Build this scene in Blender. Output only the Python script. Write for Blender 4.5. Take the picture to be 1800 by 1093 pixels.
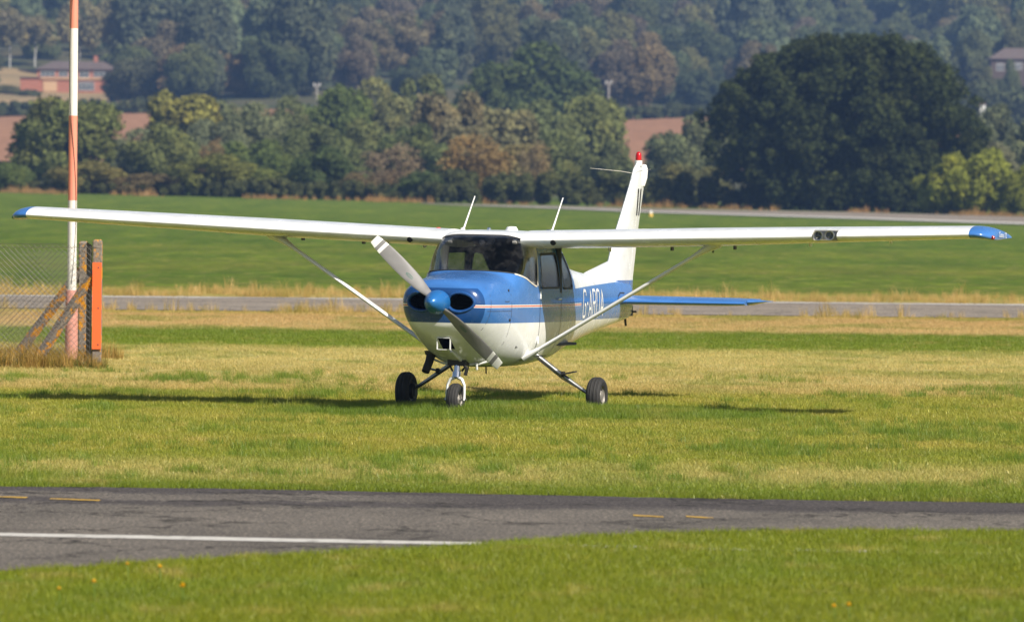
import bpy, bmesh, math, random
import numpy as np
from mathutils import Vector, Matrix
random.seed(7)
RNG = np.random.default_rng(11)
for o in list(bpy.data.objects): bpy.data.objects.remove(o)
S = bpy.context.scene
COL = S.collection

# ------------------------------------------------------------------ camera
F_PX, CAM_D, CAM_H = 11242.0, 67.6, 2.41          # focal length in photo pixels, distance and height
TILT, ROLL = math.atan(216.5 / F_PX), math.radians(0.52)
cam = bpy.data.cameras.new('Camera'); camo = bpy.data.objects.new('Camera', cam); COL.objects.link(camo)
fw = Vector((0, math.cos(TILT), -math.sin(TILT))); up0 = Vector((0, math.sin(TILT), math.cos(TILT))); ri0 = Vector((1, 0, 0))
ri = ri0 * math.cos(ROLL) + up0 * math.sin(ROLL); up = up0 * math.cos(ROLL) - ri0 * math.sin(ROLL)
CAMP = Vector((0, -CAM_D, CAM_H))
M = Matrix((ri, up, -fw)).transposed().to_4x4(); M.translation = CAMP
camo.matrix_world = M
cam.sensor_fit = 'HORIZONTAL'; cam.sensor_width = 36.0; cam.lens = F_PX / 1800 * 36
cam.clip_start = 0.5; cam.clip_end = 6000
cam.dof.use_dof = True; cam.dof.focus_distance = 67.5; cam.dof.aperture_fstop = 4.8
S.camera = camo

# ------------------------------------------------------------------ sky, sun, exposure
SUN = Vector((0.80, -0.90, 1.0)).normalized()
W = bpy.data.worlds.new('World'); S.world = W; W.use_nodes = True
wn = W.node_tree.nodes; wl = W.node_tree.links; wn.clear()
sky = wn.new('ShaderNodeTexSky'); sky.sky_type = 'NISHITA'; sky.sun_disc = False
sky.sun_elevation = math.asin(SUN.z); sky.sun_rotation = math.atan2(SUN.x, SUN.y)
sky.air_density = 1.0; sky.dust_density = 1.5; sky.ozone_density = 1.0
bg = wn.new('ShaderNodeBackground'); bg.inputs[1].default_value = 0.062
wo = wn.new('ShaderNodeOutputWorld'); wl.new(sky.outputs[0], bg.inputs[0]); wl.new(bg.outputs[0], wo.inputs[0])
sl = bpy.data.lights.new('Sun', 'SUN'); sl.energy = 5.0; sl.angle = math.radians(0.53); sl.color = (1.0, 0.93, 0.82)
so = bpy.data.objects.new('Sun', sl); COL.objects.link(so)
so.rotation_euler = SUN.to_track_quat('Z', 'Y').to_euler(); so.location = (30, -20, 60)
S.view_settings.view_transform = 'Standard'; S.view_settings.look = 'None'
S.view_settings.exposure = 0.5; S.view_settings.gamma = 1.0
S.render.engine = 'CYCLES'
S.cycles.max_bounces = 8; S.cycles.transparent_max_bounces = 12; S.cycles.volume_bounces = 0

# ------------------------------------------------------------------ helpers
def ray(u, v):
    X, Y = u - 900.0, v - 546.5
    return (fw + ri * (X / F_PX) - up * (Y / F_PX))
def gp(u, v, z=0.0):
    d = ray(u, v); t = (z - CAMP.z) / d.z
    return CAMP + d * t
def at_depth(u, v, Y):
    d = ray(u, v); t = (Y - CAMP.y) / d.y
    return CAMP + d * t
def px_x(u, Y, v=400):
    return at_depth(u, v, Y).x

def mesh_np(name, V, F, mats=(), midx=None, smooth=False):
    me = bpy.data.meshes.new(name)
    V = np.asarray(V, np.float32); 
    if isinstance(F, np.ndarray):
        k = F.shape[1]; nf = F.shape[0]
        me.vertices.add(len(V)); me.vertices.foreach_set('co', V.ravel())
        me.loops.add(nf * k); me.loops.foreach_set('vertex_index', F.astype(np.int32).ravel())
        me.polygons.add(nf); me.polygons.foreach_set('loop_start', np.arange(0, nf * k, k, dtype=np.int32))
        me.polygons.foreach_set('loop_total', np.full(nf, k, np.int32))
        me.update(calc_edges=True)
    else:
        me.from_pydata([tuple(v) for v in V], [], F); me.update()
    for m in mats: me.materials.append(m)
    if midx is not None: me.polygons.foreach_set('material_index', np.asarray(midx, np.int32))
    if smooth: me.polygons.foreach_set('use_smooth', np.ones(len(me.polygons), bool))
    me.validate(); return me

class MB:
    def __init__(s): s.v = []; s.f = []; s.m = []
    def add(s, V, F, m=0):
        b = len(s.v); s.v += [tuple(p) for p in V]; s.f += [tuple(i + b for i in f) for f in F]; s.m += [m] * len(F); return s
    def box(s, c, d, R=None, m=0):
        V = [Vector((x * d[0] / 2, y * d[1] / 2, z * d[2] / 2)) for x in (-1, 1) for y in (-1, 1) for z in (-1, 1)]
        if R is not None: V = [R @ p for p in V]
        V = [p + Vector(c) for p in V]
        return s.add(V, [(0,1,3,2),(4,6,7,5),(0,4,5,1),(2,3,7,6),(0,2,6,4),(1,5,7,3)], m)
    def loft(s, rings, cap=True, m=0, closed=True):
        n = len(rings[0]); V = [p for r in rings for p in r]; F = []
        for i in range(len(rings) - 1):
            for j in range(n if closed else n - 1):
                k = (j + 1) % n
                F.append((i*n+j, i*n+k, (i+1)*n+k, (i+1)*n+j))
        if cap: F += [tuple(range(n))[::-1], tuple((len(rings)-1)*n + j for j in range(n))]
        return s.add(V, F, m)
    def tube(s, pts, r, n=10, m=0, flat=None, cap=True):
        pts = [Vector(p) for p in pts]; rs = r if isinstance(r, (list, tuple)) else [r] * len(pts)
        rings = []; prev = None
        for i, p in enumerate(pts):
            t = (pts[min(i+1, len(pts)-1)] - pts[max(i-1, 0)]).normalized()
            a = Vector(flat[0]) if flat else (prev if prev else (Vector((0,0,1)) if abs(t.z) < .9 else Vector((1,0,0))))
            a = (a - t * a.dot(t)).normalized(); prev = a; b = t.cross(a)
            k = flat[1] if flat else 1
            rings.append([p + a * math.cos(q) * rs[i] * k + b * math.sin(q) * rs[i] for q in [2*math.pi*j/n for j in range(n)]])
        return s.loft(rings, cap, m)
    def lathe(s, prof, c, ax, n=32, m=0):   # prof: (radius, along axis)
        ax = Vector(ax).normalized(); a = ax.orthogonal().normalized(); b = ax.cross(a); c = Vector(c)
        rings = [[c + ax * h + (a * math.cos(2*math.pi*j/n) + b * math.sin(2*math.pi*j/n)) * max(r, 1e-4) for j in range(n)] for r, h in prof]
        return s.loft(rings, False, m)
    def mesh(s, name, mats, smooth=True, ang=40):
        me = bpy.data.meshes.new(name); me.from_pydata(s.v, [], s.f); me.update()
        bm = bmesh.new(); bm.from_mesh(me); bmesh.ops.recalc_face_normals(bm, faces=bm.faces); bm.to_mesh(me); bm.free()
        for m in mats: me.materials.append(m)
        me.polygons.foreach_set('material_index', np.array(s.m, np.int32))
        if smooth:
            me.polygons.foreach_set('use_smooth', np.ones(len(me.polygons), bool)); me.set_sharp_from_angle(angle=math.radians(ang))
        return me
    def build(s, name, mats, parent=None, smooth=True, ang=40):
        return link(name, s.mesh(name, mats if isinstance(mats, (list, tuple)) else [mats], smooth, ang), parent)

def link(name, me, parent=None):
    o = bpy.data.objects.new(name, me); COL.objects.link(o)
    if parent: o.parent = parent
    return o
def tag(o, label=None, cat=None, group=None, kind=None):
    if label: o['label'] = label
    if cat: o['category'] = cat
    if group: o['group'] = group
    if kind: o['kind'] = kind
    return o
def empty(name, loc=(0,0,0), rz=0.0):
    o = bpy.data.objects.new(name, None); COL.objects.link(o); o.location = loc; o.rotation_euler = (0,0,rz); o.empty_display_size = .3; return o
def srgb(r, g, b):
    f = lambda c: (c/255/12.92) if c/255 <= .04045 else ((c/255+.055)/1.055)**2.4
    return (f(r), f(g), f(b), 1)

# ------------------------------------------------------------------ material helpers
class NT:
    def __init__(s, name):
        s.m = bpy.data.materials.new(name); s.m.use_nodes = True; s.t = s.m.node_tree; s.t.nodes.clear()
        s.out = s.n('ShaderNodeOutputMaterial')
    def n(s, t, **k):
        x = s.t.nodes.new(t)
        for a, b in k.items(): setattr(x, a, b)
        return x
    def l(s, a, b): s.t.links.new(a, b)
    def val(s, sock, v):
        if hasattr(v, 'is_output'): s.l(v, sock)
        else: sock.default_value = v
    def math(s, op, a, b=0.0, c=None, clamp=False):
        x = s.n('ShaderNodeMath', operation=op, use_clamp=clamp); s.val(x.inputs[0], a); s.val(x.inputs[1], b)
        if c is not None: s.val(x.inputs[2], c)
        return x.outputs[0]
    def mix(s, f, a, b, blend='MIX'):
        x = s.n('ShaderNodeMix', data_type='RGBA', blend_type=blend); s.val(x.inputs[0], f); s.val(x.inputs[6], a); s.val(x.inputs[7], b); return x.outputs[2]
    def noise(s, vec, scale=1.0, detail=4.0, rough=.5, sc3=None):
        if sc3 is not None:
            mp = s.n('ShaderNodeMapping'); s.l(vec, mp.inputs[0]); mp.inputs[3].default_value = sc3; vec = mp.outputs[0]
        x = s.n('ShaderNodeTexNoise'); x.inputs['Scale'].default_value = scale; x.inputs['Detail'].default_value = detail; x.inputs['Roughness'].default_value = rough
        s.l(vec, x.inputs['Vector']); return x.outputs[0]
    def ramp(s, f, stops, interp='LINEAR'):
        x = s.n('ShaderNodeValToRGB'); r = x.color_ramp; r.interpolation = interp
        while len(r.elements) < len(stops): r.elements.new(0.5)
        for e, (p, c) in zip(r.elements, stops): e.position = p
        for e, (p, c) in zip(r.elements, stops): e.color = c if len(c) == 4 else (*c, 1)
        s.val(x.inputs[0], f); return x.outputs[0]
    def rng(s, v, a, b, c=0.0, d=1.0):
        x = s.n('ShaderNodeMapRange'); s.val(x.inputs[0], v)
        for i, q in enumerate((a, b, c, d)): x.inputs[i+1].default_value = q
        return x.outputs[0]
    def bsdf(s, color, rough=.5, metal=0.0, coat=0.0, spec=.5, normal=None):
        b = s.n('ShaderNodeBsdfPrincipled'); s.val(b.inputs['Base Color'], color); s.val(b.inputs['Roughness'], rough); s.val(b.inputs['Metallic'], metal)
        b.inputs['Coat Weight'].default_value = coat; b.inputs['Coat Roughness'].default_value = .06; b.inputs['Specular IOR Level'].default_value = spec
        if normal is not None: s.l(normal, b.inputs['Normal'])
        s.l(b.outputs[0], s.out.inputs[0]); return b
    def bump(s, h, strength=.3, dist=.01):
        b = s.n('ShaderNodeBump'); b.inputs['Strength'].default_value = strength; b.inputs['Distance'].default_value = dist; s.l(h, b.inputs['Height']); return b.outputs[0]
    def pos(s): return s.n('ShaderNodeNewGeometry').outputs['Position']
    def obj(s): return s.n('ShaderNodeTexCoord').outputs['Object']

def plain(name, col, rough=.5, metal=0.0, coat=0.0, var=.12, nscale=9.0, bump=0.0):
    t = NT(name); nz = t.noise(t.obj(), nscale, 5)
    c = col if len(col) == 4 else (*col, 1)
    lo = tuple(x * (1 - var) for x in c[:3]) + (1,); hi = tuple(min(1, x * (1 + var)) for x in c[:3]) + (1,)
    cc = t.ramp(nz, [(.3, lo), (.7, hi)])
    rr = t.rng(nz, .2, .8, max(0, rough - .07), min(1, rough + .07))
    t.bsdf(cc, rr, metal, coat, normal=t.bump(t.noise(t.obj(), nscale * 6, 3), bump, .01) if bump else None)
    return t.m

BLUE = (0.022, 0.135, 0.56, 1); WHITE = (0.80, 0.80, 0.77, 1)

# ================================================================== THE SETTING
def smooth01(x): x = np.clip(x, 0, 1); return x * x * (3 - 2 * x)
HX = np.array([-200, 260, 480, 700, 850, 1000, 1250, 1400, 1600, 1800, 2000, 2250, 2700.])
HZ = np.array([0, 0, 0.25, 0.9, 2.0, 5.0, 15.0, 21.5, 34.0, 48.5, 62.5, 82.0, 112.0])
def terr0(X, Y):
    d = Y + CAM_D
    z = np.interp(d, HX, HZ)
    k = smooth01((d - 300) / 300)
    z = z - k * X * 0.010 * (1 + smooth01((d - 900) / 600)) * 1.2
    q = smooth01((d - 900) / 500)
    z = z + q * (2.2 * np.sin(X * .021 + Y * .006) + 1.6 * np.sin(X * .05 - Y * .013 + 1.3))
    return z
gx = np.concatenate([np.linspace(-700, -120, 30)[:-1], np.linspace(-120, 120, 41), np.linspace(120, 700, 30)[1:]])
gy = np.concatenate([np.linspace(-130, 260, 27)[:-1], np.linspace(260, 1000, 60)[:-1], np.linspace(1000, 2620, 60)])
GZ = terr0(gx[None, :], gy[:, None])
def terr(X, Y):
    i = int(np.clip(np.searchsorted(gx, X) - 1, 0, len(gx) - 2)); j = int(np.clip(np.searchsorted(gy, Y) - 1, 0, len(gy) - 2))
    a = (X - gx[i]) / (gx[i+1] - gx[i]); b = (Y - gy[j]) / (gy[j+1] - gy[j])
    return float(GZ[j, i] * (1-a) * (1-b) + GZ[j, i+1] * a * (1-b) + GZ[j+1, i] * (1-a) * b + GZ[j+1, i+1] * a * b)

def A(r, g, b, k=1.22): c = srgb(r, g, b); return (c[0]*k, c[1]*k*.97, c[2]*k*(1.0 if r > 150 else .80), 1)
BANDS = [  # depth from the camera (m), colour of the sward there
 (31, A(120,128,34)), (46.5, A(114,126,32)), (50.2, A(108,124,38)), (51.6, A(108,124,38)), (52.8, A(158,152,92)), (55, A(160,154,92)), (56.5, A(128,136,54)),
 (60, A(146,142,68)), (63, A(132,138,58)), (66, A(146,144,70)), (69.5, A(136,140,60)), (74, A(142,142,64)), (75.5, A(166,152,94)), (80, A(172,160,104)), (84, A(162,152,92)), (88, A(174,164,106)),
 (95, A(164,156,94)), (96.6, A(108,124,36)), (106.3, A(100,118,34)), (108, A(174,154,106)), (118.5, A(172,148,102)), (121, A(160,146,82)),
 (137, A(160,142,84)), (146, A(146,132,70)), (152, A(86,100,32)), (172, A(70,93,22)), (190, A(88,100,34)), (215, A(73,95,25)), (245, A(82,98,30)), (270, A(68,92,22)), (330, A(73,95,25))]
D0, D1 = 31.0, 331.0
def field_colour(t, P):
    sep = t.n('ShaderNodeSeparateXYZ'); t.l(P, sep.inputs[0])
    wob = t.noise(P, 1.0, 4, .55, (0.12, 0.05, 0.0)); wob2 = t.noise(P, 1.0, 3, .6, (0.9, 0.35, 0.0))
    amp = t.rng(sep.outputs[1], -20, 60, 1.0, 5.0)
    y = t.math('ADD', sep.outputs[1], t.math('MULTIPLY', t.math('SUBTRACT', wob, .5), amp))
    y = t.math('ADD', y, t.math('MULTIPLY', t.math('SUBTRACT', wob2, .5), t.math('MULTIPLY', amp, .45)))
    f = t.rng(y, D0 - CAM_D, D1 - CAM_D, 0, 1)
    c = t.ramp(f, [((d - D0) / (D1 - D0), q) for d, q in BANDS])
    # patches: dry and lush, drawn out along the mowing direction
    p1 = t.noise(P, 1.0, 5, .6, (0.55, 0.28, 0.0)); p2 = t.noise(P, 1.0, 5, .65, (1.6, 0.9, 0.0)); p3 = t.noise(P, 1.0, 4, .6, (0.05, 0.03, 0.0))
    c = t.mix(t.math('MULTIPLY', t.rng(p1, .50, .62), .55), c, A(104,124,36))
    c = t.mix(t.math('MULTIPLY', t.rng(p2, .54, .68), .40), c, A(184,160,106))
    c = t.mix(t.math('MULTIPLY', t.rng(p3, .5, .75), .20), c, A(116,130,50))
    # the uncut island of grass round the parked aircraft
    dx = t.math('MULTIPLY', t.math('SUBTRACT', sep.outputs[0], .1), .32); dy = t.math('MULTIPLY', t.math('SUBTRACT', sep.outputs[1], .1), .52)
    rr = t.math('SQRT', t.math('ADD', t.math('MULTIPLY', dx, dx), t.math('MULTIPLY', dy, dy)))
    rr = t.math('ADD', rr, t.math('MULTIPLY', t.math('SUBTRACT', p2, .5), .7))
    c = t.mix(t.math('MULTIPLY', t.rng(rr, 1.0, .5), .75), c, A(98,122,38))
    return c, p2

t = NT('meadow_ground'); P = t.pos(); c, p2 = field_colour(t, P)
sep = t.n('ShaderNodeSeparateXYZ'); t.l(P, sep.inputs[0]); fine = t.noise(P, 1.0, 6, .75, (2.2, .5, 9)); mow = t.noise(P, 1.0, 5, .65, (.30, .045, 1)); c = t.mix(t.rng(sep.outputs[1], 60, 110), c, t.mix(1.0, c, t.ramp(mow, [(.35, (.74,.80,.72,1)), (.5, (1,1,1,1)), (.66, (1.30,1.16,1.2,1))]), 'MULTIPLY'))
c = t.mix(.75, c, t.mix(1.0, c, t.ramp(fine, [(.3, (.45,.45,.45,1)), (.7, (1.25,1.25,1.2,1))]), 'MULTIPLY'))
wood = t.ramp(t.noise(P, .03, 5), [(.35, (.045,.06,.025,1)), (.65, (.10,.085,.04,1))])
c = t.mix(t.rng(sep.outputs[1], 640, 720), c, wood)
t.bsdf(c, .95, spec=.15, normal=t.bump(t.noise(P, 1.0, 6, .7, (14, 6, 14)), .9, .05)); M_GROUND = t.m

V = [(x, y, GZ[j, i]) for j, y in enumerate(gy) for i, x in enumerate(gx)]
nx = len(gx)
F = np.array([(j*nx+i, j*nx+i+1, (j+1)*nx+i+1, (j+1)*nx+i) for j in range(len(gy)-1) for i in range(nx-1)])
ground = tag(link('ground', mesh_np('ground', V, F, [M_GROUND], smooth=True)), 'broad grass airfield in mown bands rising to a hillside', None, kind='structure')

# ---- asphalt
def asphalt(name, base, dark, strip=None):
    t = NT(name); P = t.pos(); sep = t.n('ShaderNodeSeparateXYZ'); t.l(P, sep.inputs[0])
    agg = t.noise(P, 1.0, 3, .8, (38, 14, 38)); big = t.noise(P, 1.0, 5, .6, (.8, .35, .8)); mid = t.noise(P, 1.0, 4, .7, (5, 1.6, 5))
    c = t.mix(t.rng(big, .3, .7), base, dark)
    if strip:
        w = t.math('ADD', sep.outputs[1], t.math('ADD', t.math('MULTIPLY', t.math('SUBTRACT', mid, .5), .9), t.math('MULTIPLY', t.math('SUBTRACT', big, .5), 1.6)))
        w = t.math('ADD', w, t.math('MULTIPLY', sep.outputs[0], strip[1]))
        c = t.mix(t.rng(w, strip[0] - .25, strip[0] + .25), c, strip[2])
        b2 = t.math('ADD', t.math('ADD', t.math('MULTIPLY', sep.outputs[0], -1.0), t.math('MULTIPLY', t.math('SUBTRACT', mid, .5), 1.2)), 0)
        pale = t.math('MULTIPLY', t.rng(b2, .2, 1.4), t.math('MULTIPLY', t.rng(w, strip[0] + .7, strip[0] + .9), t.rng(w, strip[0] + 2.0, strip[0] + 1.7)))
        c = t.mix(t.math('MULTIPLY', pale, .7), c, base)
    c = t.mix(.75, c, t.mix(1.0, c, t.ramp(agg, [(.3, (.35,.35,.35,1)), (.5, (.95,.95,.95,1)), (.68, (2.4,2.3,2.1,1))]), 'MULTIPLY'))
    c = t.mix(t.math('MULTIPLY', t.rng(mid, .62, .72), .35), c, (.22,.20,.17,1))
    mp = t.n('ShaderNodeMapping'); t.l(P, mp.inputs[0]); mp.inputs[3].default_value = (.34, .42, .4); ad = t.n('ShaderNodeVectorMath', operation='ADD'); nzv = t.n('ShaderNodeTexNoise'); nzv.inputs['Scale'].default_value = 2.5; t.l(P, nzv.inputs['Vector']); sc_ = t.n('ShaderNodeVectorMath', operation='SCALE'); sc_.inputs[3].default_value = .45
    t.l(nzv.outputs[1], sc_.inputs[0]); t.l(mp.outputs[0], ad.inputs[0]); t.l(sc_.outputs[0], ad.inputs[1]); vo = t.n('ShaderNodeTexVoronoi', feature='DISTANCE_TO_EDGE'); vo.inputs['Scale'].default_value = 1.0; t.l(ad.outputs[0], vo.inputs['Vector'])
    c = t.mix(t.math('MULTIPLY', t.rng(vo.outputs[0], .018, .006), .75), c, (.022,.02,.018,1))
    stain = t.noise(P, 1.0, 4, .6, (.35, .9, .35)); c = t.mix(t.math('MULTIPLY', t.rng(stain, .56, .72), .45), c, t.mix(1.0, c, (.5,.5,.52,1), 'MULTIPLY'))
    t.bsdf(c, .95, spec=.08, normal=t.bump(agg, .5, .01)); return t.m
def sheet(name, near, far, z, mat, parent=None, jag=0.0, n=400, seed=1, follow=False):
    """strip of ground between two polylines (lists of (x, y), both running along +x)"""
    rg = np.random.default_rng(seed)
    na = np.array(near); fa = np.array(far); xs = np.linspace(max(na[0,0], fa[0,0]), min(na[-1,0], fa[-1,0]), n)
    def jagline(a):
        y = np.interp(xs, a[:,0], a[:,1])
        for w, k in ((3, .35), (9, .4), (31, .5)):
            y = y + jag * k * np.convolve(rg.normal(0, 1, n + w * 2), np.ones(w) / w ** .5, 'same')[w:-w] * .6
        return y
    y0, y1 = jagline(na), jagline(fa); K = 7 if follow else 2; V = []
    for i, x in enumerate(xs):
        for k in range(K):
            y = y0[i] + (y1[i] - y0[i]) * k / (K - 1); V.append((x, y, (terr(x, y) if follow else 0) + z))
    F = np.array([(i*K+k, (i+1)*K+k, (i+1)*K+k+1, i*K+k+1) for i in range(n-1) for k in range(K-1)])
    return link(name, mesh_np(name, V, F, [mat]), parent)
def line_px(pts, ext=22.0):
    p = [gp(u, v) for u, v in pts]; q = [(a.x, a.y) for a in p]
    l, r = q[0], q[-1]; l2, r2 = q[1], q[-2]
    sl_ = (l2[1]-l[1])/(l2[0]-l[0]); sr_ = (r[1]-r2[1])/(r[0]-r2[0])
    return [(l[0]-ext, l[1]-ext*sl_*.4)] + q + [(r[0]+ext, r[1]+ext*sr_*.4)]
TAX_NEAR = line_px([(0,1005),(200,994),(450,979),(700,968),(850,959),(1000,947),(1150,939),(1350,935),(1800,936)])
TAX_FAR = line_px([(0,855),(400,859),(900,869),(1300,877),(1800,884)])
M_ASPH = asphalt('worn_asphalt', (.150,.134,.117,1), (.096,.087,.078,1), (-19.6, .035, (.070,.063,.062,1)))
taxiway = tag(sheet('taxiway', TAX_NEAR, TAX_FAR, .004, M_ASPH, jag=.10, n=900, seed=3), 'worn grey asphalt taxiway across the foreground', None, kind='structure')
def paint(name, col, wear=.5, sc=(7, 2.5, 7)):
    t = NT(name); P = t.pos(); nz = t.noise(P, 1.0, 6, .7, sc); nz2 = t.noise(P, 1.0, 3, .8, (38, 14, 38))
    c = t.mix(t.rng(nz, .5 + (1-wear)*.12, .66 + (1-wear)*.2), col, (.16,.145,.125,1)); c = t.mix(t.math('MULTIPLY', t.rng(nz2, .55, .7), .3), c, (.14,.13,.11,1))
    t.bsdf(c, .8, spec=.3); return t.m
M_WLINE = paint('worn_white_paint', (.52,.50,.46,1), .75); M_YLINE = paint('worn_yellow_paint', (.46,.28,.04,1), .85)
a, b = gp(0, 940.5), gp(850, 957)
sl_ = (b.y - a.y) / (b.x - a.x)
wl_near = [(x, a.y - .19 + (x - a.x) * sl_) for x in (-25, 5.2)]; wl_far = [(x, a.y + .19 + (x - a.x) * sl_) for x in (-25, 5.2)]
sheet('white_line', wl_near, wl_far, .008, M_WLINE, taxiway, jag=.035, n=900, seed=5)
for (u0, u1, v) in ((-60, 48, 873.5), (88, 176, 878.5), (1113, 1166, 907.5), (1206, 1254, 909.5)):
    p, q = gp(u0, v - 1), gp(u1, v + 2)
    sheet('yellow_mark', [(p.x, p.y - .09), (q.x, q.y - .09)], [(p.x, p.y + .09), (q.x, q.y + .09)], .008, M_YLINE, taxiway, jag=.03, n=40, seed=int(abs(u0)))
# cross runway behind the aircraft
M_RUN = asphalt('runway_asphalt', (.26,.225,.19,1), (.19,.165,.14,1))
ry0, ry1 = 122.5 - CAM_D, 137.5 - CAM_D
runway = tag(sheet('runway', [(-60, ry0), (60, ry0)], [(-60, ry1), (60, ry1)], .012, M_RUN, jag=.25, n=500, seed=8), 'grey cross runway behind the parked aircraft', None, kind='structure')
sheet('white_line', [(-60, ry1 - 1.5), (60, ry1 - 1.5)], [(-60, ry1 - .9), (60, ry1 - .9)], .018, paint('runway_edge_paint', (.7,.69,.66,1), .9, (.7,.5,.7)), runway, jag=.05, n=400, seed=9)
# far runway sweeping away on the right
def gpt(u, v, z=0.0, d0=200.0, d1=2500.0):
    """where the line of sight of a photo pixel meets the rising ground"""
    r = ray(u, v); r = r / r.y; prev = None
    for d in np.arange(d0, d1, 2.0):
        q = CAMP + r * float(d)
        if q.z <= terr(q.x, q.y) + z: return q
    return q
def far_line(pts): return [(q.x, q.y) for q in (gpt(u, v) for u, v in pts)]
fr_near = far_line([(2100,408),(1800,396),(1500,386),(1140,375),(980,368),(820,362.5),(740,359)])
fr_far = far_line([(2100,393),(1800,382),(1500,374),(1140,367.5),(980,363),(820,360),(740,358)])
def strip(name, L, R, z, mat, parent=None, n=80):
    V = []
    Lp, Rp = np.array(L), np.array(R); tt = np.linspace(0, 1, n)
    def res(P): 
        s_ = np.concatenate([[0], np.cumsum(np.hypot(*np.diff(P, axis=0).T))]); s_ /= s_[-1]
        return np.stack([np.interp(tt, s_, P[:,0]), np.interp(tt, s_, P[:,1])], 1)
    l, r = res(Lp), res(Rp); K = 9
    for i in range(n):
        for k in range(K):
            p = l[i] + (r[i] - l[i]) * k / (K - 1); V.append((p[0], p[1], terr(*p) + z))
    F = np.array([(i*K+k, i*K+k+1, (i+1)*K+k+1, (i+1)*K+k) for i in range(n-1) for k in range(K-1)])
    return link(name, mesh_np(name, V, F, [mat], smooth=True), parent)
farrun = tag(strip('far_runway', fr_near, fr_far, .05, M_RUN), 'distant grey runway curving away past the dark tree', None, kind='structure')
strip('white_line', fr_near, [(x + (p-x)*.20, y + (q-y)*.20) for (x, y), (p, q) in zip(fr_near, fr_far)], .08, M_WLINE, farrun)

# ---- ploughed fields on the rise
t = NT('ploughed_soil'); P = t.pos(); nz = t.noise(P, 1.0, 5, .6, (.05,.05,.05)); n2 = t.noise(P, 1.0, 4, .7, (.9,.12,.9))
t.bsdf(t.mix(.5, t.ramp(nz, [(.3, (.26,.135,.072,1)), (.7, (.34,.185,.10,1))]), t.ramp(n2, [(.3, (.20,.105,.06,1)), (.7, (.38,.20,.115,1))])), .95, spec=.1); M_SOIL = t.m
def patch(name, x0, x1, y0, y1, z, mat, label, n=24):
    V = [(x0 + (x1-x0)*i/n, y0 + (y1-y0)*j/n, terr(x0 + (x1-x0)*i/n, y0 + (y1-y0)*j/n) + z) for j in range(n+1) for i in range(n+1)]
    F = np.array([(j*(n+1)+i, j*(n+1)+i+1, (j+1)*(n+1)+i+1, (j+1)*(n+1)+i) for j in range(n) for i in range(n)])
    return tag(link(name, mesh_np(name, V, F, [mat], smooth=True)), label, None, kind='structure')
patch('ploughed_field', -160, -40, 905, 1190, .5, M_SOIL, 'reddish-brown ploughed field below the brick house')
patch('ploughed_field', 5, 130, 905, 1190, .5, M_SOIL, 'reddish-brown ploughed field beside the big dark oak')
t = NT('dry_pasture'); P = t.pos(); t.bsdf(t.ramp(t.noise(P, .08, 5), [(.3, (.22,.17,.09,1)), (.7, (.36,.25,.13,1))]), .95, spec=.1)
patch('dry_slope', -150, -70, 1262, 1392, .6, t.m, 'dry tan grass slope round the brick house')
patch('bare_slope', 100, 150, 1295, 1400, .6, M_SOIL, 'bare reddish soil slope beside the dark-roofed house')

# ---- grass: tufts instanced on points, one object for each kind of sward
def blade_mat(name, field=True, cols=None):
    t = NT(name); P = t.pos(); rv = t.n('ShaderNodeAttribute', attribute_type='GEOMETRY', attribute_name='shade').outputs['Fac']
    if field: c, _ = field_colour(t, P)
    else: c = t.ramp(t.noise(P, 1.0, 4, .6, (.9,.9,.3)), cols)
    c = t.mix(1.0, c, t.ramp(rv, [(0, (.6,.75,.5,1)), (.45, (1.05,1.02,.9,1)), (.8, (1.3,1.2,1.05,1)), (1, (1.75,1.55,1.5,1))]), 'MULTIPLY')
    d = t.n('ShaderNodeBsdfDiffuse'); t.l(c, d.inputs[0]); tr = t.n('ShaderNodeBsdfTranslucent'); t.l(c, tr.inputs[0])
    gl = t.n('ShaderNodeBsdfGlossy'); gl.inputs[1].default_value = .45; gl.inputs[0].default_value = (.8,.8,.8,1)
    m = t.n('ShaderNodeMixShader'); m.inputs[0].default_value = .35; t.l(d.outputs[0], m.inputs[1]); t.l(tr.outputs[0], m.inputs[2])
    m2 = t.n('ShaderNodeMixShader'); m2.inputs[0].default_value = .03; t.l(m.outputs[0], m2.inputs[1]); t.l(gl.outputs[0], m2.inputs[2])
    t.l(m2.outputs[0], t.out.inputs[0]); return t.m
def tuft_mesh(name, n, rad, h0, h1, wid, lean, mat, seed):
    r = np.random.default_rng(seed); V = []; F = []; sh = []
    for i in range(n):
        a = r.uniform(0, 6.28); q = rad * math.sqrt(r.uniform()); b = Vector((q*math.cos(a), q*math.sin(a), -.01)); h = r.uniform(h0, h1); w = wid * r.uniform(.6, 1.3)
        d = r.uniform(0, 6.28); s = Vector((math.cos(d), math.sin(d), 0)) * w; ld = r.uniform(0, 6.28); L = Vector((math.cos(ld), math.sin(ld), 0)) * lean * h * r.uniform(.2, 1.3)
        k = len(V); V += [b - s, b + s, b + L*.35 + Vector((0,0,h*.62)) + s*.7, b + L*.35 + Vector((0,0,h*.62)) - s*.7, b + L + Vector((0,0,h))]
        F += [(k,k+1,k+2,k+3), (k+3,k+2,k+4)]; x = min(1, max(0, r.normal(.45, .22))); sh += [x]*5
    me = bpy.data.meshes.new(name); me.from_pydata([tuple(v) for v in V], [], F); me.materials.append(mat)
    at = me.attributes.new('shade', 'FLOAT', 'POINT'); at.data.foreach_set('value', np.array(sh, np.float32)); me.update(); return me
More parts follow.
